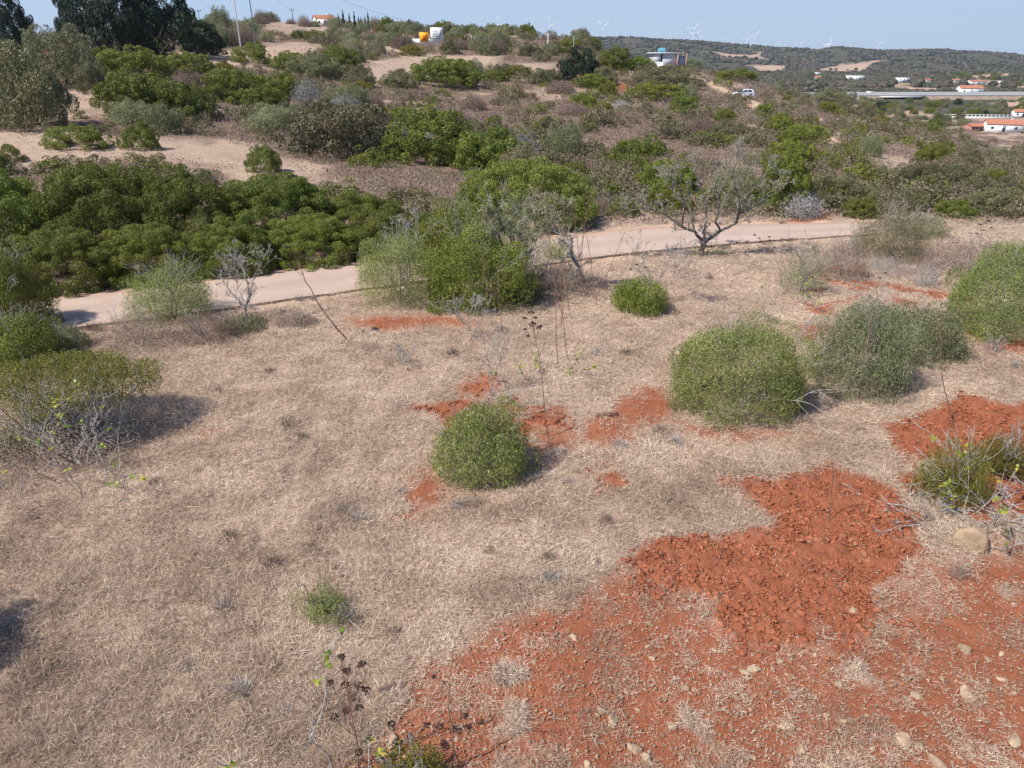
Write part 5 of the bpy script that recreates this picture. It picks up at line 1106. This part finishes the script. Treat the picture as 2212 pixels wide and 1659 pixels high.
# cars
def car(px, py, label, rz=0., Y=None, L_=3.8):
    g = ground(px, py); e = empty('parked_car', g + [0, 0, .02], label, 'car', rz=rz)
    W = 1.6; hw = W / 2
    def loft(name, prof, mat, w0, w1, zsplit):
        # profile (x,z) extruded with tumblehome: narrower above zsplit
        n = len(prof); V = []
        for s in (-1, 1):
            for x, z in prof:
                k = w0 if z <= zsplit else w0 + (w1 - w0) * (z - zsplit) / (1.38 - zsplit); V.append((x, s * k, z))
        me = bpy.data.meshes.new(name); F = [tuple(range(n - 1, -1, -1)), tuple(range(n, 2 * n))] + [(i, (i + 1) % n, (i + 1) % n + n, i + n) for i in range(n)]
        me.from_pydata(V, [], F); me.validate(); me.materials.append(M[mat]); o = bpy.data.objects.new(name, me); link(o, e)
        bv = o.modifiers.new('bevel', 'BEVEL'); bv.width = .05; bv.segments = 2; bv.limit_method = 'ANGLE'; bv.angle_limit = R(35)
        return o
    def arch(cx, r, n=7): return [(cx + r * math.cos(a), .28 + r * math.sin(a)) for a in np.linspace(math.pi, 0, n)]
    low = [(-1.88, .30)] + arch(-1.18, .34) + arch(1.12, .34) + [(1.85, .32), (1.88, .62), (1.80, .90), (-.85, .92), (-1.78, .78), (-1.90, .55)]
    loft('body', low, 'car', hw, hw, .9)
    loft('cabin', [(-.88, .92), (1.80, .90), (1.55, 1.32), (1.35, 1.40), (-.05, 1.42), (-.20, 1.38)], 'car', hw - .02, hw - .20, .92)
    wsh = bpy.data.meshes.new('windscreen'); wsh.from_pydata([(-.84, -hw + .10, .96), (-.84, hw - .10, .96), (-.24, hw - .26, 1.36), (-.24, -hw + .26, 1.36)], [], [(0, 1, 2, 3)]); wsh.materials.append(M['glass']); o = link(bpy.data.objects.new('windscreen', wsh), e); o.location = (-.04, 0, .02)
    for s in (-1, 1):
        for a, b, ta, tb in ((-.55, .35, -.12, .35), (.47, 1.35, .47, 1.2)):
            me = bpy.data.meshes.new('side_window'); y0 = s * (hw - .01); y1 = s * (hw - .165); me.from_pydata([(a, y0, .97), (b, y0, .97), (tb, y1, 1.31), (ta, y1, 1.31)], [], [(0, 1, 2, 3)]); me.materials.append(M['glass']); link(bpy.data.objects.new('side_window', me), e)
        for cx in (-1.18, 1.12):
            V, F, A = tubes([(np.array([cx, s * (hw - .20), .28]), np.array([cx, s * (hw + .01), .28]), .29, .29)], 18)
            n = 18; V = np.concatenate([V, [[cx, s * (hw + .01), .28]]]); wh = mesh('wheel', V, F, M['black'], e)
            me = bpy.data.meshes.new('rim'); vv = [(cx + .17 * math.cos(a), s * (hw + .015), .28 + .17 * math.sin(a)) for a in np.linspace(0, 6.28, 13)[:-1]]; me.from_pydata(vv, [], [tuple(range(12))]); me.materials.append(M['concrete']); link(bpy.data.objects.new('rim', me), wh)
        bx('headlight', 'glass', e, (-1.86, s * .55, .66), (.08, .34, .14)); bx('tail_light', 'red', e, (1.84, s * .68, .74), (.06, .18, .22))
    bx('front_bumper', 'dark_grey', e, (-1.92, 0, .42), (.12, 1.5, .18)); bx('rear_bumper', 'dark_grey', e, (1.90, 0, .42), (.12, 1.5, .18))
    return e
car(1604, 211, 'white hatchback parked on the dirt track on the right slope', rz=R(14))
car(1418, 149, 'silvery white car half hidden by bushes in front of the ruined shed', rz=R(-30))

# signs
def text(body, size, mat, parent, loc, rot=(R(90), 0, 0), name='lettering'):
    cu = bpy.data.curves.new(name, 'FONT'); cu.body = body; cu.size = size; cu.align_x = 'CENTER'; cu.extrude = .01
    o = bpy.data.objects.new(name, cu); link(o, parent); o.location = loc; o.rotation_euler = rot
    bpy.context.view_layer.update(); dg = bpy.context.evaluated_depsgraph_get(); me = bpy.data.meshes.new_from_object(o.evaluated_get(dg))
    n = bpy.data.objects.new(name, me); link(n, parent); n.location = loc; n.rotation_euler = rot; me.materials.clear(); me.materials.append(M[mat]); bpy.data.objects.remove(o); return n
def signs():
    Y = 200.; s = np.linalg.norm(at(942, 80, Y) - [0, 0, CAM_H]) / FPX
    a = at(944, 93, Y); zg = float(Hh(a[0], a[1])); W, H_ = 23.5 * s, 27 * s; z0 = a[2] - zg
    e = empty('billboard', (a[0], a[1], zg), 'white billboard with dark lettering and a slanting dark stroke, on posts above the shrubs', 'sign', rz=R(4))
    bx('board', 'white', e, (0, 0, z0 + H_ / 2), (W, .08, H_))
    for x in (-.35, .35): bx('post', 'concrete', e, (x * W, .1, z0 / 2 + .4), (.1, .1, z0 + 1.2))
    for i, t in enumerate(['N125', 'Simas', 'Acervo', 'Remodelação']):
        text(t, (.34, .34, .34, .29)[i] * W / 1.85, 'ink', e, (-W * (.14 if i < 3 else .10), -.06, z0 + H_ * (.70 - i * .145)))
    m = bx('slanting_stroke', 'ink', e, (0, 0, 0), (.2, .03, H_ * .5)); m.location = (W * .33, -.07, z0 + H_ * .64); m.rotation_euler = (0, R(20), 0)
    b = at(916.5, 90.5, Y); zg = float(Hh(b[0], b[1])); W2, H2 = 16.5 * s, 16.5 * s; z1 = b[2] - zg
    e = empty('orange_sign', (b[0], b[1], zg), 'square orange sign with a red X left of the white billboard', 'sign', rz=R(4))
    bx('board', 'orange', e, (0, 0, z1 + H2 / 2), (W2, .08, H2))
    for x in (-.3, .3): bx('post', 'concrete', e, (x * W2, .1, z1 / 2 + .3), (.08, .08, z1 + .8))
    for i, a_ in enumerate((40, -40)):
        m = bx('cross_stroke', 'red', e, (0, 0, 0), (.2, .03, H2 * .9)); m.location = (0, -.07 - i * .02, z1 + H2 * .45); m.rotation_euler = (0, R(a_), 0)
    c = ground(918, 96); w_ = empty('garden_wall', at(900, 88, Y + 6) , 'low white wall passing behind the two signs', 'wall'); w_.location.z = float(Hh(w_.location.x, w_.location.y))
    bx('wall_panel', 'white', w_, (1.5, 0, (at(900, 85, Y + 6)[2] - w_.location.z) / 2 + .1), (5.5, .2, max(.6, at(900, 84, Y + 6)[2] - w_.location.z)))
signs()

# poles, wires, fence posts
def pole(px, ytop, ybot, Y, label, r=.14, arm=True, mat='concrete', group=None, wpx=None):
    a = at(px, ybot, Y); t = at(px, ytop, Y); zg = float(Hh(a[0], a[1])); e = empty('power_pole', (a[0], a[1], zg), label, 'pole', group); h = t[2] - zg
    V, F, A = tubes([(np.array([0, 0, -.3]), np.array([0, 0, h]), r, r * .6)], 8); mesh('shaft', V, F, M[mat], e, A, smooth=True)
    if arm: bx('crossarm', mat, e, (0, 0, h - .5), (1.6, .12, .12)); [bx('insulator', 'glass', e, (x, 0, h - .34), (.12, .12, .2)) for x in (-.7, 0, .7)]
    return np.array([a[0], a[1], t[2] - .3])
p1 = pole(513, -40, 52, 130, 'tall pale concrete power pole at the top left beside the slim airy tree', .13)
p2 = pole(549, -60, 70, 150, 'second tall power pole right of the pale concrete one, cut by the top edge', .12, mat='dark_grey')
p3 = pole(633, 18, 44, 265, 'small dark wooden power pole on the skyline left of the old white house', .16, mat='bark_dark')
p4 = pole(402, 26, 40, 240, 'tiny wooden pole on the skyline right of the dark grove', .12, arm=False, mat='bark_dark'); p5 = pole(431, 20, 40, 240, 'slim wooden pole on the skyline left of the slim airy tree', .12, mat='bark_dark')
p6 = pole(1464, 86, 120, 200, 'dark power pole behind the ruined shed', .14, mat='bark_dark')
p7 = pole(1184, 71, 90, 215, 'white stub pole on the stony knoll', .2, mat='white'); p8 = pole(1239, 77, 92, 205, 'thin pale pole on the stony knoll right of the white stub pole', .1, arm=False)
def wire(a, b, label, sag=1.5, r=.02):
    a, b = np.array(a), np.array(b); seg = []; n = 14
    P = [a + (b - a) * i / n - np.array([0, 0, sag * 4 * (i / n) * (1 - i / n)]) for i in range(n + 1)]
    V, F, A = tubes([(P[i], P[i + 1], r, r) for i in range(n)], 4); tag(mesh('power_wire', V, F, M['dark_grey'], var=A), label, 'wire')
wire(p4, p5, 'power wire between the two small skyline poles'); wire(p5, p2, 'power wire running up to the second tall pole', 1); wire(p2 + [0, 0, 3], at(1000, 62, 280), 'long power wire crossing the sky above the old white house', 3, .025)
wire(p2 + [0, 0, 2], p3, 'power wire from the second tall pole to the skyline pole', 1.5)
posts = [(990 + i * 7.2, 82, 232) for i in range(13)] + [(1088 + i * 6.0, 80 - i * .4, 262) for i in range(12)]
ORD2 = ['first'] + ORD[1:] + ['thirteenth', 'fourteenth', 'fifteenth', 'sixteenth']
me = None
for i, (px, py, Y) in enumerate(posts):
    a = at(px, py, Y); zg = float(Hh(a[0], a[1]))
    if me is None:
        V, F, A = tubes([(np.array([0, 0, -.4]), np.array([0, 0, 1.7]), .11, .09), (np.array([0, 0, 1.7]), np.array([0, 0, 1.78]), .09, .02)], 6); o = mesh('fence_post', V, F, M['concrete'], var=A); me = o.data
    else: o = bpy.data.objects.new('fence_post', me); link(o)
    o.location = (a[0], a[1], zg); far_ = i >= 13
    tag(o, 'pale concrete fence post, ' + (ORD2[i - 13] if far_ else ORD2[i]) + ' from the left in the row ' + ('on the stony knoll' if far_ else 'right of the billboard'), 'post', 'fence posts ' + ('on the stony knoll' if far_ else 'right of the white billboard'))

# cypresses and skyline trees
def cyp_mesh(seed):
    r = np.random.default_rng(seed); n = 2600; t = r.random(n) ** .8; rad = (1 - t) ** .75 * .13 * (1 + .3 * np.sin(t * 20)); a = r.uniform(0, 6.28, n); q = rad * r.uniform(.5, 1, n)
    P = np.stack([np.cos(a) * q, np.sin(a) * q, .04 + t * .96], -1); N = unit(np.stack([np.cos(a), np.sin(a), r.normal(size=n) * .5], -1) + r.normal(size=(n, 3)) * .4)
    return leaves(P, N, np.tile([0, 0, 1.], (n, 1)) + r.normal(size=(n, 3)) * .3, .055, .03, r.random(n))
for s in range(2): proto('cypress', cyp_mesh(s), 'darktree')
CY = [(743,19,58,'tallest cypress on the skyline, first right of the old white house'),(756,26,56,'dark cypress beside the small cabin'),(767,23,60,'slender cypress on the right of the small cabin'),(776,33,60,'short cypress, third from the right in the skyline group'),(781,34,60,'short thin cypress, second of the short pair'),(790,32,62,'cypress touching the rightmost tall one'),(797,24,66,'rightmost tall dark cypress of the skyline group'),(732,27,50,'thin faint cypress left of the tallest one')]
for i, (px, yt, yb, lb) in enumerate(CY):
    Y = 262.; a = at(px, yb, Y); zg = float(Hh(a[0], a[1])); h = at(px, yt, Y)[2] - zg
    o = bpy.data.objects.new('cypress_tree', PROTO['cypress'][i % 2]); link(o); o.location = (a[0], a[1], zg - .2); o.scale = (h * .8, h * .8, h); tag(o, lb, 'tree', 'cypresses on the skyline')
for i in range(16):
    px = 964 + i * 2.6 if i < 12 else [874, 881, 902, 923][i - 12]; Y = 215. if i < 12 else 225.; a = at(px, 80, Y); zg = float(Hh(a[0], a[1]))
    o = bpy.data.objects.new('young_cypress', PROTO['cypress'][i % 2]); link(o); o.location = (a[0], a[1], zg - .1); h = random.uniform(1.6, 2.6); o.scale = (h * 1.3, h * 1.3, h)
    tag(o, 'young dark cypress, ' + ORD2[i if i < 12 else i - 12] + ' from the left in the row ' + ('right of the billboard' if i < 12 else 'left of the billboard'), 'tree', 'young cypresses ' + ('right of the billboard' if i < 12 else 'left of the billboard'))
sk = 0
for i in range(60):
    px = random.uniform(800, 1290) if i < 42 else random.uniform(560, 800); Y = random.uniform(255, 290)
    if px > 1200: Y = random.uniform(235, 258)
    a = at(px, 80, Y); zg = float(Hh(a[0], a[1])); kd = random.choice(['maquis', 'mastic', 'olive']) if i < 42 else random.choice(['dry', 'olive', 'dry'])
    r_ = random.uniform(1.6, 3.2); o = bpy.data.objects.new('skyline_tree', random.choice(PROTO[kd])); link(o); o.location = (a[0], a[1], zg - .2); o.scale = (r_, r_, r_ * random.uniform(.9, 1.5)); o.rotation_euler.z = random.uniform(0, 6)
    where = 'left of the cypresses' if px < 800 else ('between the cypresses and the signs' if px < 950 else 'right of the signs')
    tag(o, 'x', 'tree'); rel_label(o, f'{size_word(r_, 2.1, 2.7)} {KW[kd]} tree on the skyline', px, 60, f'skyline trees {where}')
tree('mastic', 1262, 88, 18, 22, 'round-headed pine alone on the skyline at the end of the near ridge', .45, 'pine_tree')

# ------------------------------------------------------------------ valley: motorway, bridge, trees
def motorway():
    X = np.linspace(150, 620, 40); y0 = 620.; zr = z_at(2000, 204.5, y0)
    yl = y0 + (X - 300) * .02
    def strip(dy0, dy1, dz, name, mat, kind='structure'):
        V = []; 
        for x, y in zip(X, yl): V += [(x, y + dy0, zr + dz), (x, y + dy1, zr + dz), (x, y + dy0 - .01, zr + dz - .5), (x, y + dy1, zr + dz - .5)]
        F = []
        for i in range(len(X) - 1): a = i * 4; F += [(a, a + 4, a + 5, a + 1), (a + 2, a + 6, a + 4, a)]
        o = mesh(name, np.array(V), F, M[mat]); return tag(o, kind=kind)
    strip(-13, 13, 0, 'motorway', 'dark_grey')
    V = []
    for x, y in zip(X, yl): V += [(x, y - 13, zr - .5), (x, y - 30, zr - 7)]
    bridge0, bridge1 = at(1895, 210, 610)[0], at(1985, 210, 610)[0]
    F = [(i * 2, i * 2 + 1, i * 2 + 3, i * 2 + 2) for i in range(len(X) - 1) if not (bridge0 < X[i] < bridge1)]
    tag(mesh('embankment', np.array(V), F, M['emb']), kind='structure')
    for dy, nm, lb in ((-12.6, 'guard_rail', 'pale guard rail along the near side of the motorway'), (0, 'central_barrier', 'pale barrier along the middle of the motorway'), (12.6, 'guard_rail', 'pale guard rail along the far side of the motorway')):
        V = []
        for x, y in zip(X, yl): V += [(x, y + dy, zr + .2), (x, y + dy, zr + 1.5)]
        tag(mesh(nm, np.array(V), [(i * 2, i * 2 + 2, i * 2 + 3, i * 2 + 1) for i in range(len(X) - 1)], M['concrete']), lb, 'barrier')
    e = empty('road_bridge', ((bridge0 + bridge1) / 2, 607, zr - 7), 'dark underpass bridge carrying the motorway', 'bridge'); Wb = bridge1 - bridge0
    bx('deck', 'concrete', e, (0, 0, 6.0), (Wb, 2.0, 1.2)); bx('underpass_shade', 'black', e, (0, 9, 2.0), (Wb, 14, 6.4))  # solid black block stands in for the shadow below the deck
    for k in range(4): bx('pier', 'dark_grey', e, (-Wb * .4 + k * Wb * .27, .5, 2), (1.2, 1.2, 7))
    c = at(1878, 199, 626); o = empty('van', (c[0], 626, zr + .02), 'tiny white van driving on the motorway', 'van'); bx('body', 'car', o, (0, 0, 1.3), (5, 2, 1.8)); bx('windscreen', 'glass', o, (-2.53, 0, 1.6), (.06, 1.7, .7))
    [bx('wheel', 'black', o, (x, 0, .35), (.7, 2.05, .7)) for x in (-1.6, 1.6)]
M['emb'] = noise_mat('embankment_soil', [(.3,(.20,.14,.10)),(.7,(.34,.25,.18))], .2, .95, coord='Object')
motorway()
wl = empty('boundary_wall', at(2110, 257, 430), 'long white balustrade wall in the valley behind the nearest houses', 'wall', rz=R(-4)); wl.location.z = float(Hh(wl.location.x, 430))
bx('wall_base', 'white', wl, (0, 0, .4), (38, .3, 1.2)); bx('rail', 'white', wl, (0, 0, 2.1), (38, .3, .2)); [bx('pillar', 'white', wl, (-18.7 + i * 2.2, 0, 1.5), (.5, .28, 1.1)) for i in range(18)]
k = 0; zn = {0: 'between the near slope and the motorway', 1: 'beyond the motorway', 2: 'around the nearest valley houses'}
while k < 230:
    px = random.uniform(1450, 2300); py = random.choice([random.uniform(150, 192), random.uniform(208, 300), random.uniform(208, 250)]); g = ground(px, py)
    if g[1] < 300: continue
    if any(sdf(np.array(G([(a, b) for a, b in p])), np.array([g[0]]), np.array([g[1]]))[0] < 0 for p in FIELDS[2:3]) and random.random() < .9: continue
    if 580 < g[1] < 650: continue
    if any(abs(g[0] - a * g[1] / b) < c_ * .6 + 4 and b - 120 < g[1] < b + 8 for a, b, c_ in HS): continue
    if 2125 < px < 2210 and 262 < py < 300 or 2085 < px < 2150 and 262 < py < 280 or 2075 < px < 2125 and 180 < py < 200: continue
    kd = random.choices(['mastic', 'olive', 'maquis', 'darktree'], [3, 3, 2, 1])[0]; r_ = random.uniform(2.2, 4.2) * (1 if g[1] < 600 else 1.35)
    o = bpy.data.objects.new('valley_tree', random.choice(PROTO[kd])); link(o); o.location = g - [0, 0, .2]; o.scale = (r_, r_, r_ * random.uniform(.8, 1.3)); o.rotation_euler.z = random.uniform(0, 6)
    z_ = 2 if g[1] < 460 else (0 if g[1] < 600 else 1); tag(o, 'x', 'tree'); rel_label(o, f'{KW[kd]} valley tree', px, py, f'valley trees {zn[z_]}'); k += 1
# woodland on the far hills reads as one mass
n = 60000; y = np.exp(rng.uniform(math.log(650), math.log(3350), n)); u = rng.uniform(.05, .85, n); x = u * y
ok = fbm(x / 90, y / 160, 66, 4) + rng.normal(size=n) * .04 > np.where(y > 1500, .46, .5)
for p in FIELDS: ok &= sdf(np.array(G(p)), x, y) > 0
ok &= ~((y > 575) & (y < 655))
for a, b, c_ in HS: ok &= ~((np.abs(x - a * y / b) < c_ * .8) & (y > b - 160) & (y < b + 12))
x, y = x[ok], y[ok]; n = len(x)
V0, F0 = ico(1); s_ = rng.uniform(.7, 1.4, n) * (2.0 + y / 800); J = 1 + rng.normal(size=(n, len(V0))) * .16
V = V0[None] * J[..., None] * s_[:, None, None]; V[..., 2] *= .75; V += np.stack([x, y, Hh(x, y) + s_ * .3], -1)[:, None]
F = F0[None] + (np.arange(n) * len(V0))[:, None, None]
M['wood'] = leaf_mat('woodland', [(.030,.036,.022),(.055,.056,.036),(.085,.075,.055),(.12,.095,.075)], transl=0, rnd=0, rough=.9, spec=.05)
tag(mesh('far_woodland', V.reshape(-1, 3), F.reshape(-1, 3), M['wood'], var=np.repeat(rng.random(n), len(V0))), 'distant scrubby woodland covering the hills beyond the valley', 'woodland', kind='stuff')

# ------------------------------------------------------------------ wind turbines
def turbine(hx, hy, bl, rot, label, yb=None, yaw=0.):
    Y = 1522 * 45. / bl / 1.09; Y = min(Y, 7500.); hub = at(hx, hy, Y); zg = float(Hh(hub[0], Y)); s = bl * Y * 1.09 / 1522
    e = empty('wind_turbine', (hub[0], Y, zg - 5), label, 'wind turbine', 'wind turbines on the far hills', rz=yaw); h = hub[2] - zg + 5
    V, F, A = tubes([(np.array([0, 3, 0]), np.array([0, 3, h]), s * .055, s * .036)], 10); mesh('tower', V, F, M['turbine'], e, A, smooth=True)
    bx('nacelle', 'turbine', e, (0, 2, h), (s * .08, s * .2, s * .08))
    hubm, f_, a_ = tubes([(np.array([0, -s * .1, h]), np.array([0, -s * .03, h]), s * .02, s * .045)], 10); mesh('hub', hubm, f_, M['turbine'], e, a_)
    for k in range(3):
        a = R(rot + k * 120); d = np.array([math.sin(a), 0, math.cos(a)]); q = np.array([math.cos(a), 0, -math.sin(a)]); c = np.array([0, -s * .07, h])
        W = [(0.02, .032), (.18, .065), (.5, .05), (1, .016)]; V = []
        for t, w_ in W:
            for sx, sy in ((-1, 0), (0, -.35), (1, 0), (0, .35)): V.append(c + d * t * s + q * w_ * s * sx + np.array([0, w_ * s * sy, 0]))
        F = [(i * 4 + j, i * 4 + (j + 1) % 4, i * 4 + 4 + (j + 1) % 4, i * 4 + 4 + j) for i in range(3) for j in range(4)] + [(12, 13, 14, 15)]
        mesh('blade', np.array(V), F, M['turbine'], e)
for hx, hy, bl, rot, lb in [(1305,56,14,-55,'wind turbine standing alone with its whole tower visible, left of the big pair'),(1500,63,15,38,'largest wind turbine, left one of the big crossing pair'),(1506,74,13,40,'wind turbine, right one of the big crossing pair'),
    (1191,52,12,-22,'wind turbine just behind the near ridge by the stony knoll'),(1149,54,12,20,'wind turbine blade rising behind the near ridge, left of the knoll'),(1078,52,13,-12,'single turbine blade rising behind the skyline right of the signs'),
    (1284,80,10,58,'wind turbine sunk behind the hill left of the tall lone one'),(1331,80,11,0,'turbine blade standing upright behind the hill right of the tall lone one'),(1426,83,9,-8,'faint turbine blade behind the hill, left of a second one'),(1447,82,10,5,'faint upright turbine blade left of the big pair'),
    (1513,84,9,25,'small turbine just right of the big pair'),(1563,87,9,45,'small turbine in the middle of the far skyline'),(1613,88,11,48,'wind turbine left of the twin towers on the skyline'),(1635,76,10,30,'taller of the twin turbines close together on the skyline'),(1629,92,9,-5,'lower of the twin turbines close together on the skyline'),
    (1685,89,9,-15,'wind turbine right of the twin turbines'),(1692,99,8,70,'low turbine rotor touching the hill right of the twin turbines'),(1729,96,10,42,'wind turbine left of the overlapping pair at right'),(1793,95,14,0,'front turbine of the overlapping pair at right'),(1790,97,12,35,'rear turbine of the overlapping pair at right'),(1898,95,12,-52,'rightmost wind turbine, standing alone')]:
    turbine(hx, hy, bl, rot, lb)

finish_labels()
# ------------------------------------------------------------------ haze
hz = bpy.data.materials.new('haze'); hz.use_nodes = True; ht = hz.node_tree; ht.nodes.clear()
ho = ht.nodes.new('ShaderNodeOutputMaterial'); pv = ht.nodes.new('ShaderNodeVolumePrincipled')
pv.inputs['Color'].default_value = (.72, .85, 1, 1); pv.inputs['Density'].default_value = .00006; pv.inputs['Anisotropy'].default_value = .3
ht.links.new(pv.outputs[0], ho.inputs['Volume'])
x0, x1, y0, y1, z0, z1 = -15200, 15200, -320, 8950, -150, 620
V = np.array([(x0,y0,z0),(x1,y0,z0),(x1,y1,z0),(x0,y1,z0),(x0,y0,z1),(x1,y0,z1),(x1,y1,z1),(x0,y1,z1)], float)
tag(mesh('haze', V, [(0,3,2,1),(4,5,6,7),(0,1,5,4),(1,2,6,5),(2,3,7,6),(3,0,4,7)], hz), 'thin pale air haze over the whole landscape', 'haze', kind='stuff')
